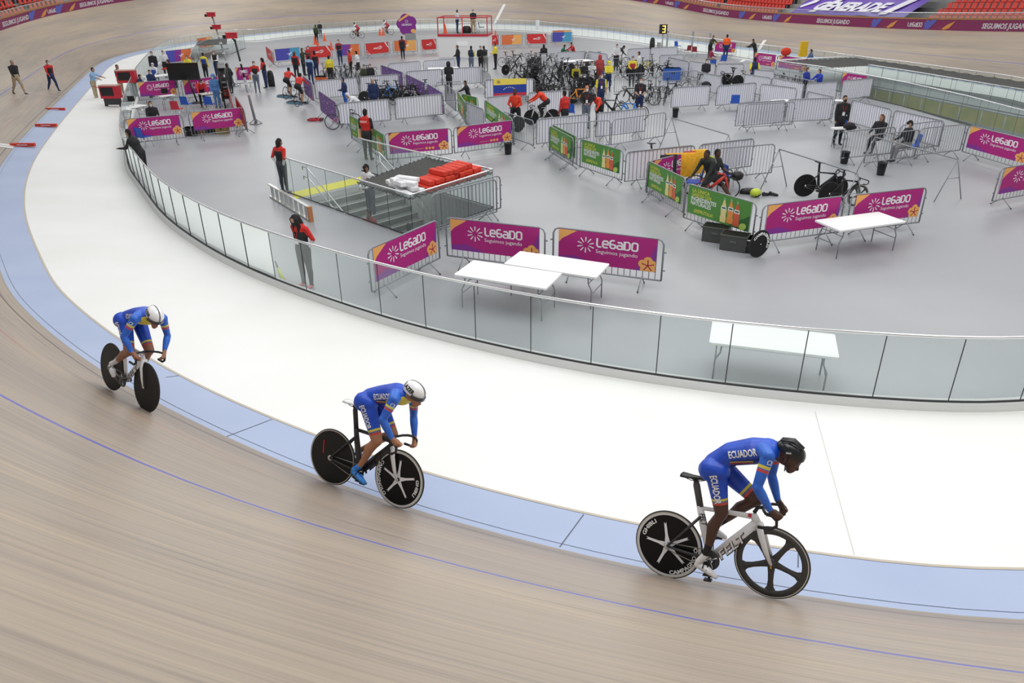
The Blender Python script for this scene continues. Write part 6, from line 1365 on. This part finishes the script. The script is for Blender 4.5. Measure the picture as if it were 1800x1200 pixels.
PP(285, 88, 'stand', -60, WH, BK, 'person in a white shirt beside the one in the black jacket', h=1.76)
PP(294, 104, 'lean', 200, BK, BK, 'person in red, white and black leaning left in the officials area', yoke=RD, h=1.7)
PP(327, 97, 'sit', -90, YL, BK, 'person in yellow seated behind the black screen, left one', h=1.7)
PP(339, 102, 'sit', -90, YL, BK, 'person in yellow seated behind the black screen, right one', h=1.7)
PP(356, 92, 'stand', 80, (.03, .06, .35), BK, 'person in yellow, blue and red jersey with back turned', yoke=YL, h=1.7)
PP(375, 89, 'cross', -90, BK, NV, 'person in white sleeves and black vest right of the tricolour jersey', fore=WH, slv=WH, h=1.72)
PP(397, 111, 'back', 160, BK, BK, 'person in black at the right edge of the officials area', h=1.66)
PP(387, 112, 'stand', 30, (.10, .06, .06), BK, 'person in dark maroon beside the right side barriers of the officials area', h=1.7)
PP(245, 130, 'sit', 10, NV, BK, 'person in navy seated at the left end of the grey table', h=1.6)
PP(445, 107, 'front', -70, BK, GJ, 'person in red and black top with grey jeans beside the camera mast', yoke=RD, fore=WH, h=1.74, vox=.02)
PP(459, 101, 'front', 175, BK, NV, 'person with long hair in red and black top beside the upright black bag', yoke=RD, fore=WH, h=1.74, long=True, vox=.02)
PP(517, 90, 'stand', 80, BK, BK, 'person with reddish long hair in red and black before the blue far banner', yoke=RD, long=True, hair=(.12, .04, .02))
PP(531, 84, 'one', -10, (.03, .05, .03), BK, 'person in dark green standing left of the red-capped one', h=1.76)
PP(541, 80, 'stand', -90, (.45, .03, .03), NV, 'person in red top with mask in front of the far red banner', h=1.74)
PP(551, 88, 'stand', 120, BK, NV, 'person with long dark hair in red and black, right of the group', yoke=RD, long=True)
PP(542, 97, 'front', 90, NV, NV, 'person in navy jacket with pale blue sleeves nearest of the helper group', yoke=LB)
PP(577, 97, 'stand', 100, YL, BK, 'person in bright yellow behind the bicycles of the left pen', h=1.7)
PP(594, 69, 'front', -90, BK, NV, 'official in red and black with navy trousers before the purple and orange banner', yoke=(.35, .03, .04), h=1.8)
PP(612, 87, 'stand', 190, (.6, .04, .03), BK, 'person in red with a white bib behind the left pen', h=1.74)
PP(625, 89, 'stand', 170, WH, BK, 'person in white shirt and dark waistcoat right of the red bib', h=1.7)
PP(639, 113, 'sit', -90, (.05, .06, .03), BK, 'small dark seated person left of the masked one in black', h=1.66)
PP(650, 112, 'stand', -90, BK, BK, 'person in black jacket and white mask at the back of the left pen', mask=WH, h=1.5)
PP(601, 135, 'cross', 200, NV, (.03, .12, .5), 'person in a blue cap leaning at the table in the left pen', hair=NV)
PP(610, 163, 'bend', 200, WH, BK, 'person with white cap and white-blue jersey bending in the left pen', hair=WH, fore=LB, h=1.7)
PP(654, 137, 'stand', -90, NV, NV, 'person with short pale hair in a navy tracksuit in the left pen', hair=(.35, .30, .24), h=1.72, mask=None)
PP(641, 191, 'stand', 75, RD, (.03, .03, .03), 'person in red polo, black cap and dark trousers between the two green banners', h=1.8, fore='skin', slv=BK, cap=True, vox=.02)
q_ = [o for o in bpy.data.objects if o.get('label', '').startswith('person in red polo')][0]; g = G(); vs, fs, w = text_tris('TISSOT', .085, .02); g.add([LASTF.chest-LASTF.fw*.158+Vector((0, -(x-w/2), y+.03)) for x, y in vs], fs, WPRINT); g.make('lettering', q_)
PP(706, 63, 'stand', 85, BK, BK, 'person in black and dark red standing before the orange far banner', yoke=(.2, .02, .02), h=1.74)
PP(788, 108, 'front', 90, BK, BK, 'person in black with an arm out over the white-cloth barrier', h=1.74, hood=True) 
PP(803, 79, 'front', 200, BK, NV, 'person in black jacket left of the huddle below the podium', h=1.78)
PP(828, 80, 'front', 70, NV, GJ, 'person in navy vest with yellow sleeves in the huddle', fore=YL, slv=YL, h=1.74)
PP(844, 80, 'front', 250, BK, BK, 'person in black facing the huddle', h=1.74)
PP(850, 80, 'lean', 120, BK, (.25, .25, .24), 'person in black jacket and grey trousers leaning in the huddle', h=1.74)
PP(869, 75, 'front', 200, YL, BK, 'person in bright yellow shirt and black trousers right of the huddle', h=1.76, mask=None)
PP(817, 141, 'reach', 190, BK, BK, 'person in black with white mask seated by the green banners', mask=WH, h=1.5)
PP(905, 156, 'wide', 250, ORG, BK, 'person in orange-red jacket astride a bicycle nearest the magenta banner', skin=2, mask=None, h=1.75, vox=.02)
PP(992, 158, 'stand', 130, RD, BK, 'person in red and white tracksuit with back turned beside the blue chair', yoke=(.5, .03, .03), h=1.76, vox=.02)
PP(1032, 150, 'front', -90, BK, GJ, 'person in black with an orange cap and white pass on a lanyard', hair=(.55, .2, .08), lan='red', h=1.78, vox=.02)
PP(1058, 128, 'stand', -85, NV, NV, 'person in navy waistcoat, yellow sleeves and white mask', fore='skin', slv=YL, mask=WH, lan='red', h=1.78, vox=.02)
PP(1045, 165, 'bend', 235, ORG, BK, 'person in orange-red jacket bending over the white-cloth barrier', skin=2, h=1.72, mask=BK, vox=.02)
PP(1127, 136, 'front', -95, BK, NV, 'person in black polo and navy shorts with white mask beside the racked bicycles', fore='skin', shin='skin', mask=WH, lan='red', h=1.78, vox=.02)
PP(956, 77, 'stand', 90, BK, WH, 'woman in black at the white table behind the bicycle heap', long=True, h=1.66)
PP(993, 78, 'lean', 0, (.02, .12, .07), BK, 'person in dark green leaning forward by the far barrier', h=1.6)
PP(1004, 74, 'lean', 200, (.5, .03, .04), BK, 'person in red leaning toward the one in green', h=1.66)
PP(1055, 96, 'stand', 90, (.45, .06, .06), (.3, .04, .04), 'person in a red hood and faded red top standing behind the seated row', hood=True, hair=(.4, .03, .03), h=1.7)
PP(1071, 107, 'cross', -90, YL, NV, 'person in yellow hoodie with arms crossed beside the red hood', hood=True, hair=(.25, .04, .06), h=1.64)
PP(1041, 107, 'sit', -100, WH, WH, 'person in white top and white leggings seated in the row of athletes', h=1.72)
PP(1027, 108, 'sit', -90, BK, WH, 'person in black jacket and pale leggings seated in the row of athletes', h=1.72)
PP(1013, 112, 'sit', -90, BK, BK, 'person in black and yellow seated at the left of the row of athletes', yoke=(.4, .33, .02), h=1.72)
PP(1085, 77, 'front', -90, WH, BK, 'person in white and red jersey far behind the seated row', h=1.74, mask=WH)
PP(1097, 80, 'bend', 0, BK, BK, 'person in black bending beside the white and red jersey', h=1.72)
PP(1113, 98, 'front', -90, (.4, .04, .04), BK, 'person in yellow and dark red vest among the bicycles', yoke=YL, h=1.72)
PP(1123, 90, 'stand', 180, WH, BK, 'person in white shirt facing left among the bicycles', h=1.74)
PP(561, 38, 'front', -80, BK, GJ, 'person in dark top standing on the far apron behind the cones', h=1.7)
PP(554, 43, 'stand', 80, (.04, .07, .02), BK, 'person in dark olive standing left of the cones', h=1.74)
PP(1255, 62, 'lean', -60, (.05, .05, .03), BK, 'person in dark olive seated high behind the far magenta banner', h=1.74)
PP(1252, 83, 'sit', 10, (.30, .03, .08), (.3, .2, .15), 'person in maroon seated by the far grey post', h=1.6)
PP(1279, 60, 'stand', 80, (.85, .12, .02), NV, 'person in an orange high-visibility vest with black sleeves', yoke=(.85, .12, .02), fore=BK, h=1.82)
PP(1324, 68, 'lean', 180, BK, BK, 'person in black leaning on a barrier beside the far balustrade', h=1.74)
PP(1243, 103, 'front', -90, BK, BK, 'person in a dark jacket behind the white-cloth barriers', mask=WH, h=1.74)
PP(1328, 100, 'back', 90, NV, NV, 'person in navy waistcoat with yellow sleeves and back turned', fore='skin', slv=YL, h=1.76)
PP(1426, 86, 'sit', 180, (.08, .13, .26), BK, 'person in slate blue seated beside the tall yellow bag', h=1.8)
PP(1421, 118, 'front', -60, (.02, .04, .30), BK, 'person in blue with white mask by the bicycle row, left one', mask=WH, h=1.6)
PP(1441, 121, 'reach', 200, (.02, .05, .42), BK, 'person in bright blue by the bicycle row, right one', h=1.6)
PP(1487, 167, 'stand', -90, BK, BK, 'person in black suit with black mask and a red lanyard behind the small table', mask=BK, lan='red', h=1.84, vox=.02)
PP(1551, 200, 'sit', 215, BK, BK, 'woman with long brown hair seated among the white barriers', long=True, mask=None, hair=(.09, .04, .02), h=1.72, vox=.02)
PP(1601, 211, 'sit', 190, BK, (.22, .22, .23), 'person in dark cap, black top and grey trousers seated among the white barriers', cap=True, h=1.76, vox=.02)
PP(0, 0, 'front', 10, (.62, .64, .68), NV, 'person in navy waistcoat on the podium, left one', pos=on_podium(-.55, -.5), h=1.78)
PP(0, 0, 'front', -80, BK, BG, 'person in black jacket and beige trousers on the podium, right one', pos=on_podium(.75, -.35), h=1.78)
# staff near the stairwell
PP(490, 242, 'back', 60, BK, (.05, .055, .07), 'woman with a ponytail in red and black top at the head of the stairs', yoke=RD, fore=WH, mask=BK, long=True, h=1.66, vox=.015, shoe=(.5, .5, .5), female=True)
PP(517, 377, 'back', 238, BK, (.045, .045, .05), 'woman with long black hair, red and black top and pink shoes behind the curved glass', yoke=RD, fore=WH, mask=BK, long=True, h=1.66, vox=.013, shoe=(.62, .18, .20), female=True, lan='red', drape=True, head=22, spread=.03)
def on_stair(px, py, h, sit=False):
    """the stair tread on which a person's crown is seen at px, py"""
    best = None
    for k in range(14):
        z = -rise*(k+1); p = at(px, py, z+h); u = (p-A0).dot(exn)/run; e = abs(u-(k+.5))
        if best is None or e < best[0]: best = (e, Vector((p.x, p.y, z)))
    return best[1]
PP(0, 0, 'front', 235, WH, (.10, .12, .15), 'person in white shirt, cap and black mask walking up the stairs', mask=BK, cap=True, h=1.74, vox=.016, pos=on_stair(645, 288, 1.74), lan='pink', skin=1)
PP(0, 0, 'sit', 235, (.45, .03, .04), BK, 'person in dark red sitting on the stairs under the net', mask=(.2, .5, .45), h=1.7, vox=.018, pos=on_stair(650, 372, 1.10)-Vector((0, 0, .2)))
PP(0, 0, 'back', 90, (.10, .105, .11), BK, 'person with cropped black hair in grey deep in the stairwell', mask=None, h=1.7, vox=.018, pos=at(717, 384, -.15)-Vector((0, 0, 1.85)))
# resting cyclists
q = PP(1243, 263, 'ride', 215, BK, BK, 'athlete in black and neon suit with a white number leaning over the red bicycle', skin=2, mask=None, h=1.72, vox=.015, yoke=(.02, .025, .022), fore=(.02, .025, .02), shin='skin', lean=32, pelvis=.92, aL=(30, 10, 48), aR=(30, 10, 48))
g = G(); c_ = LASTF.chest-LASTF.fw*.175+LASTF.up*.02; n_ = -LASTF.fw; X_ = Matrix.Translation(c_) @ Matrix.Rotation(R_(32), 4, 'Y'); g.box((0, 0, 0), (.006, .20, .20), WHITE, X=X_); vs, fs, w = text_tris('53', .13, .02); g.add([X_ @ Vector((-.005, -(x-w/2), y-.05)) for x, y in vs], fs, BLACK); g.make('race_number', q)
g = G(); c_ = LASTF.chest-LASTF.fw*.15+LASTF.up*.14; g.tube([c_+Vector((.02, -.10, 0)), c_, c_+Vector((.02, .10, 0))], .03, M('neon_cloth', (.45, .55, .05), .6), 8); g.make('neon_collar', q)
PP(1263, 261, 'sit', -48, BK, BK, 'athlete in black and neon suit seated with one leg stretched out', skin=2, mask=None, h=1.76, vox=.015, shin='skin', shoe=(.6, .68, .05), yoke=(.02, .025, .02), fore='skin', lR=(66, 48))
# ---------------------------------------------------------------- other bicycles and riders
_bk = {}
def joined_bike(fr, wheel, seed):
    k = (fr, wheel)
    if k in _bk: return _bk[k]
    root = bpy.data.objects.new('bicycle', None); m = M('bike_'+fr, dict(black=(.02, .02, .022), white=(.7, .7, .7), blue=(.03, .2, .6), red=(.6, .05, .03), yellow=(.6, .55, .05), grey=(.3, .3, .32), orange=(.75, .25, .03))[fr], .35)
    n0 = set(bpy.data.objects); build_bike(root, m, m, wheel, wheel if wheel == 'spoke' else 'spoke', BLACK, BLACK, .84)
    g = G()
    for o in [o for o in bpy.data.objects if o not in n0]:
        T = Matrix.Translation(o.location)
        if o.parent and o.parent != root: T = Matrix.Translation(o.parent.location) @ T
        me = o.data; base = len(g.v); g.v += [tuple(T @ v.co) for v in me.vertices]
        for p in me.polygons: g.f.append([base+i for i in p.vertices]); g.m.append(g.mi(me.materials[p.material_index])); g.sm.append(p.use_smooth)
    for o in [o for o in bpy.data.objects if o not in n0]: bpy.data.objects.remove(o)
    bpy.data.objects.remove(root)
    _bk[k] = g.mesh('bicycle'); return _bk[k]
def bike(px, py, deg, fr, wheel, label, z=.84, lean=0, group=None, pos=None, roll=0):
    """px,py: the handlebar seen in the photograph"""
    o = bpy.data.objects.new('bicycle', joined_bike(fr, wheel, 0)); link(o); a = R_(deg)
    p = pos if pos is not None else at(px, py, z)-Vector((cos(a), sin(a), 0))*.86
    o.location = (p.x, p.y, p.z if pos is not None else 0); o.rotation_euler = (R_(lean), 0, a); return tag(o, label, 'bicycle', group)
rb = random.Random(5)
for k in range(52):
    row = k % 4; t = (k//4)/13; px = 902+t*(172, 172, 165, 130)[row]+rb.uniform(-4, 4)+row*3; py = (95, 108, 122, 140)[row]+t*(2, 5, 8, 12)[row]+rb.uniform(-2, 2)
    bike(px, py, rb.choice((20, 45, 100, 150, 200, 340))+rb.uniform(-18, 18), rb.choice(('black', 'black', 'black', 'black', 'grey')), rb.choice(('spoke', 'disc')), 'dark bicycle standing in the crowded heap behind the flag', lean=rb.uniform(-9, 9), group='bicycles crowded behind the flag')
for k in range(11): bike(574+k*8.3, 116+rb.uniform(-1.5, 1.5)+k*.4, 85+rb.uniform(-14, 14), rb.choice(('black', 'white', 'grey')), 'spoke', 'bicycle racked along the back of the left pen', lean=rb.uniform(-5, 5), group='bicycles racked along the left pen')
for k in range(7): bike(1345+k*11.5, 128+k*2.3, 80+rb.uniform(-10, 10), rb.choice(('black', 'grey')), 'spoke', 'dark bicycle in the slanting row at right', lean=rb.uniform(-5, 5), group='bicycles in the slanting row at right')
for k in range(4): bike(1142+k*9, 151+k*1.0, -95+rb.uniform(-14, 14), 'black', 'spoke', 'black bicycle racked beside the person in black polo', lean=rb.uniform(-5, 5), group='bicycles racked beside the black polo')
for r in ((672, 141, 5, 'black', 'disc', 'black bicycle with a disc wheel left in the left pen near the navy tracksuit'), (700, 148, 15, 'blue', 'disc', 'bright blue bicycle in the left pen beside the purple banners'), (728, 147, 185, 'white', 'disc', 'white bicycle in the left pen beside the purple banners'), (712, 156, 160, 'grey', 'spoke', 'grey bicycle in the left pen in front of the blue one'),
  (617, 192, 10, 'grey', 'spoke', 'grey road bicycle leaning outside the white-cloth barrier'), (1109, 116, 175, 'black', 'spoke', 'black bicycle in front of the yellow and dark red vest'), (1143, 106, 20, 'yellow', 'disc', 'black and yellow bicycle beside the white shirt'), (1160, 100, 10, 'white', 'spoke', 'white bicycle behind the black and yellow one'),
  (1100, 152, 180, 'black', 'spoke', 'black bicycle lying along the bare barrier, left of the black polo'), (1122, 155, 178, 'grey', 'spoke', 'grey bicycle behind the one along the bare barrier'), (1031, 153, 5, 'orange', 'spoke', 'orange bicycle behind the mounted rider'), (1095, 178, 170, 'blue', 'spoke', 'blue bicycle with a black saddle behind the bending man in red'),
  (1272, 126, 170, 'black', 'disc', 'upturned-looking black bicycle right of the dark jacket'), (1304, 124, 10, 'white', 'disc', 'white and black bicycle behind the slack cloth'), (1190, 143, 20, 'black', 'spoke', 'black bicycle behind the loose-sheeted barrier'), (1212, 138, 185, 'grey', 'spoke', 'grey bicycle behind the loose-sheeted barrier'),
  (1176, 262, 0, 'black', 'spoke', 'black bicycle by the blue chair behind the green banner'), (985, 93, 170, 'black', 'spoke', 'bicycle behind the person in green'), (1080, 95, 160, 'grey', 'spoke', 'bicycle behind the red hood'), (1062, 172, 160, 'black', 'spoke', 'black bicycle held by the man bending in red')): bike(*r)
# full-part bicycles for the nearer stands
def big_bike(p, deg, frm, rear, front, label, roll=0, lean=0, z=0.0):
    root = empty('track_bicycle', (p.x, p.y, z), 0, label, 'bicycle'); root.rotation_euler = (R_(lean), R_(-roll), R_(deg)); build_bike(root, frm, frm, rear, front, BLACK, frm if frm is not wf else BLACK, .84, crank=-60); return root
def at_saddle(px, py, deg, z=1.05): p = at(px, py, z); return p-Vector((cos(R_(deg)), sin(R_(deg)), 0))*.27
BLKF = M('black_frame', (.02, .02, .022), .3)
big_bike(at_saddle(1437, 282, 2, 1.14), 2, BLKF, 'disc', 'disc', 'black track bicycle with disc wheels hung by its saddle from the rack, left one', roll=-5, z=.08)
big_bike(at_saddle(1478, 294, 12, 1.14), 12, BLKF, 'disc', 'five', 'black track bicycle with a rear disc hung by its saddle from the rack, right one', roll=-8, z=.08)
RDF = M('red_frame', (.62, .05, .03), .3)
big_bike(at(1220, 346, 0), -18, RDF, 'spoke', 'spoke', 'red bicycle under the resting athlete in black')
rider_b = big_bike(at_saddle(961, 176, 186), 186, M('silver_frame', (.6, .6, .6), .3), 'disc', 'disc', 'silver-framed track bicycle with two disc wheels on rollers in the white pen')
big_bike(at_saddle(899, 188, 190), 205, BLKF, 'disc', 'spoke', 'black bicycle under the nearer red-jacketed man')
def fit_rider(bx, by, deg, top, legs, label, h=1.72, z=0.0, **k):
    """bx,by: where the saddle is seen"""
    p = at(bx, by, 1.05+z); a = R_(deg); q = p-Vector((cos(a), sin(a), 0))*.02; return person(0, 0, 'ride', a, top, legs, label, pos=Vector((q.x, q.y, z)), h=h, **k)
fit_rider(961, 176, 186, ORG, BK, 'cyclist in orange-red jacket and black tights riding inside the white pen', skin=2, mask=None, vox=.018, name='cyclist')
for x, y, d, l, fr in ((503, 139, 78, 'left rider on rollers in a red jersey with a white number', 'white'), (523, 150, 78, 'right rider on rollers in a red jersey with a white number', 'grey')):
    fit_rider(x, y, d, (.62, .04, .03), BK, l, shin='skin', name='cyclist', z=.08)
    q = at(x, y, 1.1)-Vector((cos(R_(d)), sin(R_(d)), 0))*.27; bike(0, 0, d, fr, 'spoke', 'road bicycle under the '+l.split(' in ')[0], pos=Vector((q.x, q.y, .08)))
for x, y, d, l in ((630, 49, 180, 'cyclist in white and red riding left on the far apron, ahead'), (682, 44, 185, 'cyclist in red and white riding left behind an orange cone')):
    fit_rider(x, y, d, (.5, .05, .06), (.4, .03, .05), l, yoke=WH, name='cyclist', shin='skin')
    q = at(x, y, 1.05)-Vector((cos(R_(d)), sin(R_(d)), 0))*.27; bike(0, 0, d, 'black' if x < 650 else 'grey', 'spoke', 'bicycle ridden by the '+('leading' if x < 650 else 'following')+' rider on the far apron', pos=Vector((q.x, q.y, 0)))
# gear on the floor near the resting athletes
p = at(1327, 346, 0); g = G(); g.ball((0, 0, .13), (.17, .13, .13), M('neon_helmet', (.55, .66, .05), .35)); g.ball((.02, 0, .08), (.16, .11, .08), BLACK); o = g.make('cycling_helmet', None, 'neon yellow helmet on the floor by the black bag', 'helmet'); o.location = p
for x, l in ((1346, 'black cycling shoe on the floor, left one of the pair'), (1359, 'black cycling shoe on the floor, right one of the pair')):
    p = at(x, 344, 0); g = G(); g.tube([(-.12, 0, .05), (-.02, 0, .055), (.10, 0, .035), (.15, 0, .03)], [.045, .05, .04, .02], BLACK, 8); g.ball((-.09, 0, .09), (.05, .04, .04), BLACK); o = g.make('cycling_shoe', None, l, 'shoe'); o.location = p; o.rotation_euler.z = .3 if x < 1350 else -.4
p = at(1296, 309, .5); g = G(); g.ball((0, 0, 0), (.20, .15, .15), BLACK); o = g.make('cycling_helmet', None, 'black round helmet on the right blue chair', 'helmet'); o.location = p
p = at(1335, 428, .34); w = empty('spare_wheel', (p.x, p.y, 0), .5, 'black lettered wheel leaning behind the end of the green banner', 'wheel'); wheel_obj('disc', w, 'tyre', 0); g = G(); arc_text(g, 'CAMPAGNOLO', .22, .09, 60, WHITE, -.03, True, .05, wide=1.1); o = g.make('lettering', w); o.location = (0, 0, RW)
bag(1284, 116, 'black bag slumped on the barrier below the chairs', .3) if False else None
for x, y, l, c in ((1241, 148, 'black jacket heaped on a table behind the loose sheet', BK), (1493, 222, 'black rucksack on the blue chair behind the small table', BK), (583, 140, 'black bag on the table in the left pen', BK), (1367, 330, 'x', BK))[:3]:
    p = at(x, y, .8); g = G(); g.ball((0, 0, 0), (.24, .16, .15), clothes(c)); g.ball((.14, .02, -.04), (.16, .12, .09), clothes(c)); o = g.make('backpack', None, l, 'bag'); o.location = p
# papers and laptops on the officials' tables
rp = random.Random(2)
for k in range(9):
    p = at(rp.uniform(221, 246), rp.uniform(182, 194), .745); g = G(); g.box((0, 0, .004), (.21, .30, .008), WHITE); o = g.make('paper_sheet', None, 'white paper lying on the heaped officials table', 'paper', 'papers on the heaped officials table'); o.location = p; o.rotation_euler.z = rp.uniform(0, 3)
for x, y, l in ((229, 178, 'black laptop on the heaped officials table'), (288, 164, 'yellow-edged laptop on the papers table'), (378, 160, 'black printer box on the equipment table')):
    p = at(x, y, .745); g = G(); g.box((0, 0, .01), (.34, .24, .02), DARK); g.box((0, .12, .12), (.34, .012, .22), BLACK); o = g.make('laptop', None, l, 'laptop'); o.location = p

for k in range(7): bike(1088+k*14, 112+rb.uniform(-6, 5), rb.choice((10, 170, 95))+rb.uniform(-15, 15), rb.choice(('black', 'black', 'grey')), rb.choice(('spoke', 'disc')), 'dark bicycle standing in the pen behind the bare barriers', lean=rb.uniform(-6, 6), group='bicycles in the pen behind the bare barriers')
for k in range(6): bike(668+k*12, 152+rb.uniform(-5, 4), rb.choice((10, 175))+rb.uniform(-25, 25), 'black', rb.choice(('spoke', 'disc')), 'black bicycle crowded into the left pen', lean=rb.uniform(-6, 6), group='black bicycles crowded into the left pen')
